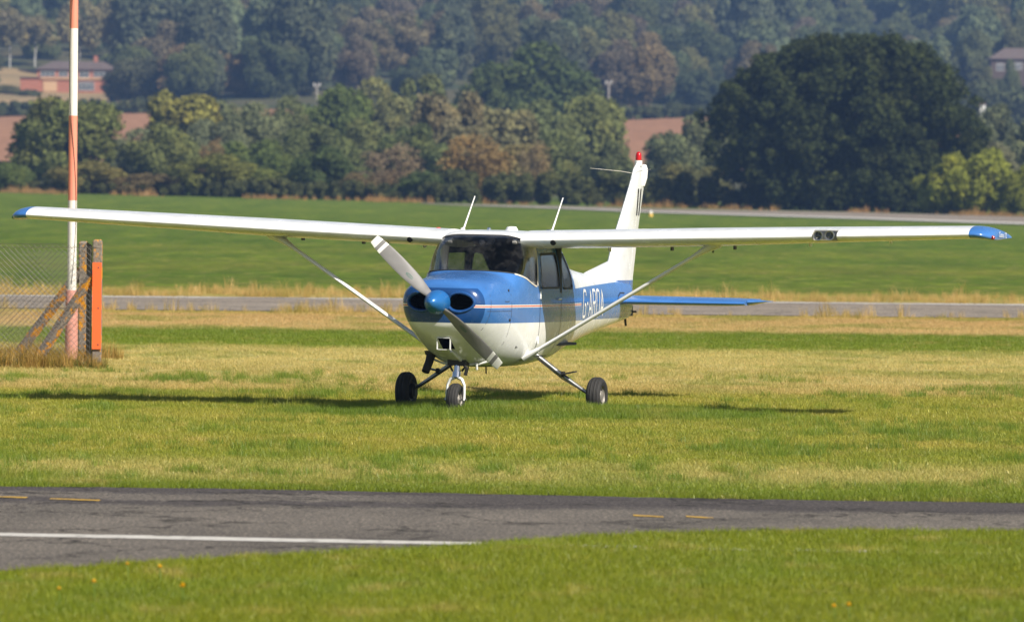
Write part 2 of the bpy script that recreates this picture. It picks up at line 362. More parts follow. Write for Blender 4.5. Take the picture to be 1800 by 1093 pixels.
def scatter(name, label, pts, scl, templates):
    """one stuff object: points carrying instanced tufts"""
    src = bpy.data.collections.new(name + '_tufts')
    for i, me in enumerate(templates):
        o = bpy.data.objects.new(name + '_tuft', me); src.objects.link(o)
    me = bpy.data.meshes.new(name); n = len(pts); me.vertices.add(n); me.vertices.foreach_set('co', np.asarray(pts, np.float32).ravel())
    me.attributes.new('scl', 'FLOAT', 'POINT').data.foreach_set('value', np.asarray(scl, np.float32))
    me.update(); o = link(name, me); tag(o, label, None, kind='stuff')
    g = bpy.data.node_groups.new(name + '_gn', 'GeometryNodeTree')
    g.interface.new_socket('Geometry', in_out='INPUT', socket_type='NodeSocketGeometry'); g.interface.new_socket('Geometry', in_out='OUTPUT', socket_type='NodeSocketGeometry')
    N = g.nodes.new; gi = N('NodeGroupInput'); go = N('NodeGroupOutput'); ip = N('GeometryNodeInstanceOnPoints'); ci = N('GeometryNodeCollectionInfo')
    ci.inputs[0].default_value = src; ci.inputs['Separate Children'].default_value = True; ci.inputs['Reset Children'].default_value = True
    m2p = N('GeometryNodeMeshToPoints')
    rv = N('FunctionNodeRandomValue'); rv.data_type = 'FLOAT_VECTOR'; rv.inputs[0].default_value = (-.12,-.12,0); rv.inputs[1].default_value = (.12,.12,6.28)
    ri_ = N('FunctionNodeRandomValue'); ri_.data_type = 'INT'; ri_.inputs[4].default_value = 0; ri_.inputs[5].default_value = len(templates) - 1
    na = N('GeometryNodeInputNamedAttribute'); na.data_type = 'FLOAT'; na.inputs[0].default_value = 'scl'
    L = g.links.new; L(gi.outputs[0], m2p.inputs[0]); L(m2p.outputs[0], ip.inputs['Points']); L(ci.outputs[0], ip.inputs['Instance']); ip.inputs['Pick Instance'].default_value = True
    L(ri_.outputs[2], ip.inputs['Instance Index']); L(rv.outputs[0], ip.inputs['Rotation']); L(na.outputs[0], ip.inputs['Scale']); L(ip.outputs[0], go.inputs[0])
    md = o.modifiers.new('scatter', 'NODES'); md.node_group = g
    return o
M_BLADE = blade_mat('grass_blades')
M_STRAW = blade_mat('dry_grass_blades', False, [(.3, A(124,124,60)), (.45, A(160,142,84)), (.6, A(184,160,108)), (.75, A(196,170,120))])
M_LUSH = blade_mat('uncut_grass_blades', False, [(.3, A(86,112,34)), (.5, A(104,126,42)), (.75, A(140,140,66))])
short = [tuft_mesh('short_tuft', 95, .19, .015, .046, .0019, .7, M_BLADE, s) for s in (1,2,3,4)]
lush = [tuft_mesh('lush_tuft', 80, .13, .06, .20, .0024, .55, M_LUSH, s) for s in (5,6,7)]
verge = [tuft_mesh('verge_tuft', 80, .15, .03, .08, .0022, .6, M_BLADE, s) for s in (8,9,10)]
tall = [tuft_mesh('tall_tuft', 46, .20, .12, .62, .0055, .35, M_STRAW, s) for s in (12,13,14)]
def wedge(n, d0, d1, margin):
    """points spread over the ground in view between two distances"""
    d = np.sqrt(RNG.uniform(d0**2, d1**2, n)); hw = d * 900 / F_PX + margin
    x = RNG.uniform(-1, 1, n) * hw; return np.stack([x, d - CAM_D, np.zeros(n)], 1)
tn, tf = np.array(TAX_NEAR), np.array(TAX_FAR)
def on_tax(p, pad=0.0): return (p[:,1] > np.interp(p[:,0], tn[:,0], tn[:,1]) - pad) & (p[:,1] < np.interp(p[:,0], tf[:,0], tf[:,1]) + pad)
p = wedge(34000, 49.5, 79, 2.0); p = p[~on_tax(p, .03)]; 
q = wedge(21000, 79, 121.5, 2.0); p = np.concatenate([p, q])
PALL = p
isl = np.hypot((p[:,0] - .1) * .36, (p[:,1] + .12 * p[:,0] - .1) * .80); p = p[isl > .6]
scatter('short_grass', 'short mown grass of the airfield in green and straw bands', p, RNG.uniform(.7, 1.35, len(p)), short)
p = wedge(17000, 33, 47.5, 1.5); p = p[p[:,1] < np.interp(p[:,0], tn[:,0], tn[:,1]) - .02]
edge = np.stack([RNG.uniform(-8, 8, 2600), np.zeros(2600), np.zeros(2600)], 1); edge[:,1] = np.interp(edge[:,0], tf[:,0], tf[:,1]) + np.abs(RNG.normal(0, .45, 2600)) + .02
p = np.concatenate([p, edge])
scatter('verge_grass', 'longer green grass verge along both edges of the taxiway', p, RNG.uniform(.45, .95, len(p)), verge)
cc = wedge(150, 51, 82, 1.5); p = []
for c_ in cc:                                   # darker clumps the mower left
    n_ = RNG.integers(4, 26); sx, sy_ = RNG.uniform(.1, .5), RNG.uniform(.1, .6)
    p.append(np.stack([c_[0] + RNG.normal(0, sx, n_), c_[1] + RNG.normal(0, sy_, n_), np.zeros(n_)], 1))
p = np.concatenate(p); p = p[~on_tax(p, .1)]
scatter('grass_clumps', 'scattered darker green clumps in the mown grass', p, RNG.uniform(.35, .75, len(p)), lush)
x = RNG.normal(.1, 1.7, 5200); y = RNG.normal(.1, .85, 5200) - .12 * x
keep = np.hypot((x - .1) * .36, (y + .12 * x - .1) * .80) < 1.0 + RNG.normal(0, .08, 5200); p = np.stack([x, y, np.zeros_like(x)], 1)[keep]
scatter('uncut_grass', 'lush uncut green grass round the aircraft wheels', p, RNG.uniform(.5, 1.0, len(p)) * np.clip(1.15 - np.hypot((p[:,0] - .1) * .33, (p[:,1] + .12 * p[:,0] - .1) * .5) * .75, .3, 1), lush)
N = 5200; x = RNG.uniform(-16, 16, N); sd = RNG.uniform(size=N) < .55
cl = (np.sin(x * 1.3) + np.sin(x * 3.1 + 1) + np.sin(x * .47 + 2.2)) / 3
y = np.where(sd, ry1 + .3 + np.abs(RNG.normal(0, 4.0, N)), ry0 - .2 - np.abs(RNG.normal(0, 1.0, N)) + (RNG.uniform(size=N) < .12) * 1.8)
keep = RNG.uniform(size=N) < np.where(sd, np.clip(.55 + .8 * np.sin(x * 2.1 + y * .7), .25, 1), np.clip(.30 + .8 * cl, .05, 1)) * np.where(x < -2, 1.0, .75)
p = np.stack([x, y, np.zeros_like(x)], 1)[keep]
scatter('dry_verge_grass', 'tall dry tan grass along both edges of the cross runway', p, RNG.uniform(.10, .46, len(p)) * np.where(RNG.uniform(size=len(p)) < .05, 1.9, 1), tall)
HB = [(-200,333),(0,338),(300,345),(600,352),(800,357.5),(1000,360.5),(1240,366),(1400,371),(1600,376),(1800,381),(2000,387)]   # foot of the far hedge in the photo
def hedge_foot(u, dv=0.0): return gpt(u, float(np.interp(u, [h[0] for h in HB], [h[1] for h in HB])) + dv)
p = []
for i in range(1500):
    u = RNG.uniform(0, 1800); q = hedge_foot(u, abs(RNG.normal(0, 1.2)) * .6); w = np.sin(u * .03) + np.sin(u * .011 + 1)
    if RNG.uniform() < .22 + .3 * w: p.append((q.x, q.y, terr(q.x, q.y)))
p = np.array(p)
rust = [tuft_mesh('rusty_tuft', 40, .9, .5, 2.0, .06, .35, blade_mat('rusty_weeds', False, [(.3, A(110,96,54)), (.5, A(156,124,84)), (.7, A(150,122,74))]), s) for s in (31, 32)]
scatter('rusty_weeds', 'rust-coloured dry weeds at the foot of the far hedge', p, RNG.uniform(.08, .36, len(p)) * np.where(RNG.uniform(size=len(p)) < .08, 1.7, 1), rust)

# ================================================================== TREES, HEDGES, HOUSES
def leaf_mat(name, base, var=.35, transl=.25):
    t = NT(name); P = t.obj(); oi = t.n('ShaderNodeObjectInfo'); sh = t.n('ShaderNodeAttribute', attribute_type='GEOMETRY', attribute_name='shade').outputs['Fac']
    W_ = t.pos(); nz = t.noise(W_, .22, 4, .6); c = t.mix(1.0, oi.outputs['Color'], t.ramp(sh, [(0, (1-var,1-var,1-var,1)), (.5, (1,1,1,1)), (1, (1+var*1.2,1+var*1.1,1+var*.6,1))]), 'MULTIPLY')
    c = t.mix(t.math('MULTIPLY', t.rng(nz, .5, .7), .4), c, t.mix(1.0, c, (1.45,1.15,.75,1), 'MULTIPLY'))
    d = t.n('ShaderNodeBsdfDiffuse'); t.l(c, d.inputs[0]); tr = t.n('ShaderNodeBsdfTranslucent'); t.l(c, tr.inputs[0])
    m = t.n('ShaderNodeMixShader'); m.inputs[0].default_value = transl; t.l(d.outputs[0], m.inputs[1]); t.l(tr.outputs[0], m.inputs[2])
    t.l(m.outputs[0], t.out.inputs[0]); return t.m
M_LEAF = leaf_mat('foliage', None)
M_BARK = plain('bark', (.085,.068,.05), .9, var=.35, nscale=4); M_BIRCH = plain('birch_bark', (.52,.50,.47), .8, var=.25, nscale=3)

def leaves(centers, radii, n, size, seed, flat=1.0, jit=.8, zmin=None):
    """n leaf-clump faces spread through the shells of the given lobes"""
    r = np.random.default_rng(seed); centers = np.asarray(centers); radii = np.asarray(radii)
    w = radii ** 2; k = r.choice(len(radii), n, p=w / w.sum())
    d = r.normal(0, 1, (n, 3)); d /= np.linalg.norm(d, axis=1)[:, None]
    d[:, 2] = np.where(r.uniform(size=n) < .35, np.abs(d[:, 2]), d[:, 2])
    rad = radii[k] * (r.uniform(.30, 1.0, n) ** .35) * (1 + r.normal(0, .07, n))
    P = centers[k] + d * rad[:, None] * np.array([1, 1, flat])
    N_ = d + r.normal(0, jit, (n, 3)); N_ /= np.linalg.norm(N_, axis=1)[:, None]
    a = np.cross(N_, r.normal(0, 1, (n, 3))); a /= np.linalg.norm(a, axis=1)[:, None]; b = np.cross(N_, a)
    s = size * r.uniform(.55, 1.3, n)[:, None]
    V = np.stack([P - a*s - b*s*.5, P + a*s*.3 - b*s*.8, P + a*s + b*s*.4, P - a*s*.2 + b*s*.9], 1).reshape(-1, 3)
    if zmin is not None: V[:, 2] = np.maximum(V[:, 2], zmin)
    sh = np.clip(r.normal(.5, .22, n) + (r.uniform(size=len(radii))[k] - .5) * .35, 0, 1)
    return V, np.arange(n * 4).reshape(-1, 4), np.repeat(sh, 4)
def leaf_mesh(name, parts):
    V = np.concatenate([p[0] for p in parts]); o = 0; Fs = []
    for p in parts: Fs.append(p[1] + o); o += len(p[0])
    me = mesh_np(name, V, np.concatenate(Fs), [M_LEAF])
    me.attributes.new('shade', 'FLOAT', 'POINT').data.foreach_set('value', np.concatenate([p[2] for p in parts]).astype(np.float32)); return me
def crown(name, seed, n, leaf, nl, lobe, z0=.06, top=1.0, shape='round', jit=.8):
    r = np.random.default_rng(seed); C = []; R = []
    for i in range(nl):
        d = r.normal(0, 1, 3); d /= np.linalg.norm(d)
        if shape == 'round': q = np.array([.36, .36, (top - z0) * .37]) * (.55 + .5 * r.uniform()); 
        elif shape == 'tall': q = np.array([.30, .30, (top - z0) * .42]) * (.5 + .5 * r.uniform())
        else: q = np.array([.40, .40, (top - z0) * .33]) * (.5 + .6 * r.uniform())
        c = d * q + np.array([0, 0, (z0 + top) / 2]); R.append(lobe * r.uniform(.6, 1.25)); C.append(c)
    V, F_, s = leaves(C, R, n, leaf, seed + 50, jit=jit)
    # fit to the unit box
    lo, hi = np.percentile(V, 1, axis=0), np.percentile(V, 99, axis=0)
    V[:, :2] = V[:, :2] / max(hi[0] - lo[0], hi[1] - lo[1]); V[:, 2] = z0 + (V[:, 2] - lo[2]) / (hi[2] - lo[2]) * (top - z0)
    V[:, 2] = np.maximum(V[:, 2], .0)
    return leaf_mesh(name, [(V, F_, s)])
def trunk_mesh(name, seed, hgt, rad, limbs, mat, spread=.3):
    r = np.random.default_rng(seed); b = MB(); pts = [(r.normal(0, .008) * i, r.normal(0, .008) * i, hgt * i / 5 - .01) for i in range(6)]
    b.tube(pts, [rad * (1 - .13 * i) for i in range(6)], 7)
    for i in range(limbs):
        a = r.uniform(0, 6.28); z = hgt * r.uniform(.35, .95); p = Vector((0, 0, z)); e = Vector((math.cos(a) * spread * r.uniform(.6, 1.1), math.sin(a) * spread * r.uniform(.6, 1.1), z + r.uniform(.12, .32)))
        b.tube([p, p.lerp(e, .5) + Vector((0, 0, .03)), e], [rad * .5, rad * .34, rad * .12], 5)
    return b.mesh(name, [mat])
CR = {'round': [crown('crown', s, 17000, .0165, 46, .135, .04, shape='round') for s in (1, 2, 3)],
      'tall': [crown('crown', s, 14000, .019, 40, .125, .10, shape='tall') for s in (4, 5)],
      'bush': [crown('crown', s, 11000, .020, 34, .145, .0, shape='bush') for s in (6, 7)],
      'sparse': [crown('crown', s, 3600, .014, 60, .09, .12, shape='tall', jit=1.2) for s in (8, 9)],
      'birch': [crown('crown', s, 5000, .021, 26, .13, .46, shape='tall') for s in (10, 11)]}
TR = {'round': trunk_mesh('trunk', 1, .55, .030, 7, M_BARK), 'tall': trunk_mesh('trunk', 2, .7, .026, 7, M_BARK, .2), 'bush': trunk_mesh('trunk', 3, .4, .03, 6, M_BARK, .25),
      'sparse': trunk_mesh('trunk', 4, .75, .022, 22, M_BARK, .34), 'birch': trunk_mesh('trunk', 5, .85, .020, 8, M_BIRCH, .2)}
LEAFK = 1.6
def tree(name, kind, x, y, w, h, col, label, group=None, cat='tree', var=None):
    e = empty(name, (x, y, terr(x, y) - .15), random.uniform(0, 6.28)); e.scale = (w, w, h); tag(e, label, cat, group)
    k = random.randrange(len(CR[kind])) if var is None else var
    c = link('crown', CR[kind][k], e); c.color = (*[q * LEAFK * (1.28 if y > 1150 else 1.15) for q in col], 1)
    link('trunk', TR[kind], e); return e
def tree_px(name, kind, u, top, wpx, d, col, label, group=None, cat='tree', minh=2.0):
    q = at_depth(u, top, d - CAM_D); g = terr(q.x, q.y); h = max(minh, q.z - g)
    return tree(name, kind, q.x, q.y, wpx * d / F_PX, h, col, label, group, cat)
def foot_d(u): return hedge_foot(u).y + CAM_D

G1 = (.060,.078,.022); G2 = (.085,.098,.026); G3 = (.045,.062,.022); OL = (.105,.095,.032); BR = (.095,.075,.036); YG = (.15,.15,.03); GG = (.085,.095,.05); OB = (.13,.095,.045)
# --- bushes at the foot of the far hedge (all stand on the airfield edge)
for u, top, w, kind, col, lab in [
    (12, 285, 70, 'bush', G1, 'green bush at the left-hand end of the field hedge'),
    (165, 284, 135, 'bush', OL, 'rounded olive-brown bush in front of the big hedgerow tree'),
    (262, 305, 110, 'bush', BR, 'low brownish bush beside the olive-brown bush'),
    (390, 272, 150, 'bush', (.085,.09,.024), 'broad olive-green bush in the field hedge'),
    (372, 246, 46, 'sparse', OB, 'thin rusty sapling rising out of the broad olive bush'),
    (488, 298, 100, 'bush', G2, 'low green bush beside the broad olive bush'),
    (576, 260, 110, 'bush', G3, 'dark green bush in the field hedge'),
    (640, 305, 80, 'bush', BR, 'small brown bush beside a dark green bush'),
    (688, 256, 105, 'sparse', (.125,.098,.062), 'twiggy almost bare brown shrub in the field hedge'),
    (745, 302, 110, 'bush', G3, 'low dark bush between two twiggy shrubs'),
    (832, 238, 120, 'sparse', (.150,.108,.046), 'orange-brown twiggy small tree in the field hedge'),
    (852, 265, 90, 'sparse', (.150,.105,.04), 'shorter orange twiggy shrub beside the orange-brown tree'),
    (938, 252, 60, 'sparse', (.125,.10,.055), 'pale twiggy sapling above the long dark hedge')]:
    tree_px('bush', kind, u, top, w, foot_d(u) + 6 + (6 if kind == 'sparse' else 0), col, lab, None, 'bush')
for u, top, w, lab in [(1660, 292, 90, 'smaller yellow-green bush leaning on the foot of the huge dark oak'), (1712, 268, 130, 'tall bright yellow-green bush in front of the huge dark oak'),
                       (1775, 318, 70, 'low yellow-green bush beside the far runway'), (1822, 290, 90, 'yellow-green bush at the right-hand end of the row by the far runway')]:
    tree_px('bush', 'bush', u, top, w, foot_d(u) + 6, (.118,.130,.022), lab, None, 'bush')

# --- the long dark clipped hedge
def hedge(name, u0, u1, top, d_of, thick, col, label, n, leaf, seed):
    r = np.random.default_rng(seed); q0, q1 = at_depth(u0, 330, d_of(u0) - CAM_D), at_depth(u1, 330, d_of(u1) - CAM_D)
    L = math.hypot(q1.x - q0.x, q1.y - q0.y); nl = int(L / 1.1); C = []; R = []
    um = (u0 + u1) / 2; qm = at_depth(um, top, d_of(um) - CAM_D); h = qm.z - terr(qm.x, qm.y)
    for i in range(nl):
        f = (i + r.uniform()) / nl; x = q0.x + (q1.x - q0.x) * f; y = q0.y + (q1.y - q0.y) * f; hh = h * (1 + .12 * math.sin(f * 23) + r.normal(0, .05))
        for z in np.arange(.25, 1.0, .25): C.append((x + r.normal(0, .25) - q0.x, y + r.normal(0, thick * .3) - q0.y, terr(x, y) + hh * z * .92 - terr(q0.x, q0.y))); R.append(h * .22 * r.uniform(.8, 1.25))
    e = empty(name, (q0.x, q0.y, terr(q0.x, q0.y))); tag(e, label, 'hedge')
    V, F_, s = leaves(C, R, n, leaf, seed); o = link('foliage', leaf_mesh('foliage', [(V, F_, s)]), e); o.color = (*[q * LEAFK for q in col], 1)
    b = MB()
    for i in range(0, nl, 2):
        f = (i + .5) / nl; x = (q1.x - q0.x) * f; y = (q1.y - q0.y) * f; z = terr(q0.x + x, q0.y + y) - terr(q0.x, q0.y); b.tube([(x, y, z - .2), (x, y, z + h * .6)], [.07, .04], 5)
    s_ = b.build('stems', M_BARK, e); s_['kind'] = 'stuff'; return e
hedge('hedge', 765, 1262, 303, lambda u: foot_d(u) + 3, 2.4, (.050,.056,.022), 'long dark green clipped hedge beyond the far runway', 26000, .20, 3)
hedge('hedge', -120, 300, 176, lambda u: 1232, 3.0, (.052,.062,.03), 'long hedge along the top of the ploughed field below the brick house', 12000, .34, 4)
hedge('hedge', 1070, 1400, 181, lambda u: 1232, 3.0, (.052,.062,.03), 'hedge along the top of the ploughed field behind the fin', 11000, .34, 5)
hedge('hedge', 1640, 1900, 150, lambda u: 1272, 3.0, (.055,.065,.032), 'hedge on the slope below the dark-roofed house', 11000, .34, 6)

# --- hedgerow trees behind the field hedge
for u, top, w, dd, kind, col, lab in [
    (112, 180, 185, 60, 'round', (.070,.080,.026), 'broad dark green tree in front of the ploughed field, behind the striped pole'),
    (28, 292, 60, 40, 'round', G1, 'low green tree at the edge of the left ploughed field'),
    (240, 232, 130, 90, 'round', GG, 'grey-green tree beside the broad dark green tree'),
    (322, 170, 135, 150, 'tall', (.130,.125,.032), 'tall yellow-green tree rising above the hedgerow'),
    (290, 222, 130, 70, 'round', (.085,.095,.032), 'round mid-green tree in front of the tall yellow-green tree'),
    (372, 214, 110, 120, 'round', GG, 'grey-green tree right of the tall yellow-green tree'),
    (440, 190, 135, 140, 'round', (.09,.10,.05), 'round grey-green tree in the middle of the hedgerow'),
    (455, 250, 120, 60, 'round', G1, 'dark green low tree behind the broad olive bush'),
    (520, 180, 120, 160, 'round', (.075,.085,.035), 'dull green tree between two rounder hedgerow trees'),
    (592, 162, 140, 170, 'round', G1, 'dark round tree left of the pale hedgerow trees'),
    (560, 225, 140, 80, 'round', (.07,.082,.03), 'wide green tree behind the dark green bush'),
    (640, 215, 130, 90, 'round', (.08,.09,.035), 'green tree behind the twiggy brown shrub'),
    (668, 150, 150, 190, 'round', (.10,.105,.045), 'pale green broad tree high in the hedgerow'),
    (742, 140, 120, 200, 'round', (.075,.088,.035), 'green tree touching the big dark dome tree'),
    (728, 222, 110, 70, 'round', (.06,.075,.03), 'dark tree behind the low dark bush'),
    (785, 170, 105, 130, 'tall', (.112,.100,.056), 'tan-brown upright tree beside the big dark dome tree'),
    (815, 225, 110, 90, 'tall', (.095,.088,.046), 'brownish upright tree behind the orange twiggy tree'),
    (880, 195, 120, 140, 'tall', (.11,.105,.05), 'pale olive tree below the big dark dome tree'),
    (950, 182, 140, 150, 'round', (.085,.10,.042), 'light green tree in front of the big dark dome tree'),
    (1035, 176, 140, 160, 'round', (.095,.105,.036), 'yellowish-green tree at the end of the hedgerow group'),
    (1000, 235, 150, 60, 'round', (.08,.092,.036), 'broad green tree just behind the long dark hedge'),
    (1075, 250, 90, 55, 'round', (.07,.08,.036), 'small green tree behind the aircraft fin'),
    (905, 255, 110, 45, 'tall', (.12,.105,.045), 'olive-tan young tree just behind the long dark hedge'),
    (1180, 238, 105, 110, 'round', (.075,.088,.045), 'grey-green tree between the fin and the huge dark oak'),
    (1232, 210, 100, 150, 'round', (.08,.09,.045), 'grey-green tree touching the huge dark oak'),
    (1215, 290, 120, 25, 'bush', (.07,.072,.03), 'low scrubby tree at the foot of the huge dark oak'),
    (1752, 190, 130, 190, 'round', (.07,.082,.045), 'blue-green tree right of the huge dark oak'),
    (1812, 215, 120, 160, 'round', (.08,.09,.045), 'grey-green tree above the yellow-green bushes'),
    (1735, 255, 110, 90, 'round', (.09,.09,.05), 'pale grey-green tree behind the yellow-green bushes'),
    (402, 186, 105, 170, 'round', (.085,.095,.045), 'slim grey-green tree hiding the ploughed field')]:
    tree_px('hedgerow_tree', kind, u, top, w, foot_d(u) + dd, col, lab)
tree_px('dome_tree', 'round', 930, 90, 235, 1010, (.038,.052,.018), 'big dark dome-shaped tree standing above the hedgerow')
tree_px('dome_tree', 'round', 858, 128, 110, 1000, (.042,.056,.02), 'dark rounded tree joined to the left flank of the dome tree')

# --- the huge dark oak by the far runway
for k_, (u0_, u1_, tp_, c_, lab_) in enumerate([(-160, 330, 318, (.060,.066,.026), 'low ragged green hedge left of the broad olive bush'), (330, 780, 316, (.052,.058,.024), 'low dark ragged hedge between the broad olive bush and the clipped hedge')]):
    hedge('hedge', u0_, u1_, tp_, lambda u: foot_d(u) + 4, 2.4, c_, lab_, 20000, .20, 30 + k_)
def oak():
    du = foot_d(1480) + 16; q = at_depth(1480, 372, du - CAM_D); k = du / F_PX; g = terr(q.x, q.y)
    e = empty('oak_tree', (q.x, q.y, g - .1)); tag(e, 'huge dense dark green oak beside the far runway', 'tree')
    # outline of the crown read off the photograph: (height px above the foot, left px, right px from centre line 1480)
    prof = [(4, -205, 205), (40, -235, 225), (80, -232, 235), (120, -242, 246), (160, -250, 248), (195, -240, 232), (230, -195, 195), (262, -135, 160), (285, -75, 125), (303, -5, 75)]
    r = np.random.default_rng(21); C = []; R = []
    H_ = [p[0] for p in prof]; Lf = [p[1] for p in prof]; Rt = [p[2] for p in prof]
    for i in range(430):
        h = r.uniform(2, 288) ; a = r.uniform(0, 6.28); rad = r.uniform(.35, .93) ** .6
        l, t_ = np.interp(h, H_, Lf), np.interp(h, H_, Rt); c0 = (l + t_) / 2; hw = (t_ - l) / 2
        s = r.uniform(13, 30); hw = max(hw - s * .8, 3)
        C.append(((c0 + math.cos(a) * rad * hw) * k * 1.03, math.sin(a) * rad * hw * .85 * k, max(h - s*.25, s * .6) * k * 1.04)); R.append(s * k)
    for i in range(300):                     # ragged outer clumps
        h = r.uniform(10, 290); a = r.uniform(0, 6.28); l, t_ = np.interp(h, H_, Lf), np.interp(h, H_, Rt); s = r.uniform(9, 19); q_ = r.uniform(.86, 1.04)
        C.append((((l + t_) / 2 + math.cos(a) * q_ * (t_ - l) / 2) * k, math.sin(a) * q_ * (t_ - l) / 2 * .85 * k, max(h, s * .6) * k * 1.03)); R.append(s * k)
    for i in range(90):                      # the dense heart of the crown
        h = r.uniform(20, 240); a = r.uniform(0, 6.28); rad = r.uniform(0, .6); l, t_ = np.interp(h, H_, Lf), np.interp(h, H_, Rt); s = r.uniform(24, 40)
        C.append((((l + t_) / 2 + math.cos(a) * rad * (t_ - l) / 2) * k, math.sin(a) * rad * (t_ - l) / 2 * .8 * k, max(h, s) * k)); R.append(s * k)
    P1 = leaves(C, R, 140000, .20, 22, jit=.75, zmin=.02)
    o = link('crown', leaf_mesh('crown', [P1]), e); o.color = (.042, .054, .018, 1)
    b = MB(); b.tube([(0,0,-.3),(.1,0,2),(0,.1,5),(.2,0,10)], [.9,.7,.6,.35], 12)
    for i in range(9):
        a = i * .7; z = 2.5 + i * .7; b.tube([(0,0,z),(math.cos(a)*4,math.sin(a)*4,z+2),(math.cos(a)*9,math.sin(a)*8,z+3.5)], [.38,.25,.08], 7)
    b.build('trunk', M_BARK, e)
oak()

# --- the hillside wood
HILL = [((.050,.062,.030), 'round', 'deep green', ), ((.062,.072,.030), 'round', 'dull green'), ((.085,.085,.036), 'round', 'olive'), ((.090,.076,.044), 'round', 'brownish'),
        ((.070,.086,.046), 'tall', 'blue-green upright'), ((.098,.084,.048), 'round', 'tan-tinged'), ((.048,.056,.034), 'tall', 'dark upright'), ((.075,.062,.042), 'round', 'dusky purple-brown')]
rh = random.Random(5)
def hill_label(word, u, row):
    hgt_ = 'low in' if row < 3 else ('halfway up' if row < 6 else 'high up in')
    for lim, pl in ((60, 'left of the striped pole'), (300, 'behind the brick house'), (540, 'above the yellow-green tree'), (800, 'above the pale trees'), (1050, 'behind the dome tree'), (1240, 'above the aircraft fin'), (1500, 'beside the oak top'), (1700, 'behind the oak'), (9999, 'behind the dark-roofed house')):
        if u < lim: break
    s_ = '%s tree %s the hillside wood %s' % (word, hgt_, pl); return s_, s_ + ' group'
rows = [1330, 1395, 1455, 1520, 1585, 1655, 1730, 1810, 1900, 1990]
cnt = 0
for ri_, d in enumerate(rows):
    n = 26 if ri_ < 7 else 24
    for i in range(n):
        u = -130 + (i + rh.uniform(.1, .9)) * 2060 / n; dd = d + rh.uniform(-28, 28)
        if d < 1460 and -10 < u < 215: continue           # the house and its slope stay open
        if d < 1460 and u > 1640: continue
        if d < 1390 and (u < 300 or u > 1080 and u < 1240): continue
        w = rh.uniform(62, 118); k = rh.choices(range(8), [22, 20, 15, 9, 12, 6, 9, 7])[0]
        col, kind, word = HILL[k]; j = rh.uniform(.8, 1.2); q = at_depth(u, 200, dd - CAM_D)
        hpx = w * rh.uniform(.85, 1.25) if kind == 'round' else w * rh.uniform(1.2, 1.6)
        tree('hillside_tree', kind, q.x, q.y, w * dd / F_PX, hpx * dd / F_PX, tuple(c * j for c in col), *hill_label(word, u, ri_), 'tree'); cnt += 1
for u, top, w, d, col, lab in [(1132, 66, 105, 1345, (.105,.082,.044), 'round russet tree standing in front of the hillside wood'), (545, 20, 80, 1420, (.15,.135,.045), 'yellowing tree in the hillside wood above the hedgerow'),
                          (335, 84, 105, 1330, (.105,.078,.042), 'purplish-brown round tree right of the brick house'), (420, 95, 95, 1320, (.12,.088,.042), 'tan-brown tree in front of the hillside wood'), (255, 105, 130, 1340, (.050,.052,.028), 'dark round tree hiding the right end of the brick house'),
                          (460, 70, 110, 1335, (.07,.088,.042), 'green conical tree on the lower hillside')]:
    tree_px('hillside_tree', 'round', u, top, w, d, col, lab)
for u, top, w in [(18, 20, 70), (62, 30, 75), (140, 5, 75), (205, -5, 70), (225, 8, 66), (268, -10, 66), (285, 0, 60)]:
    tree_px('birch_tree', 'birch', u, top, w, 1445 + (u % 7) * 5, (.105,.095,.052), 'pale-trunked birch standing behind the brick house', 'birches behind the brick house')

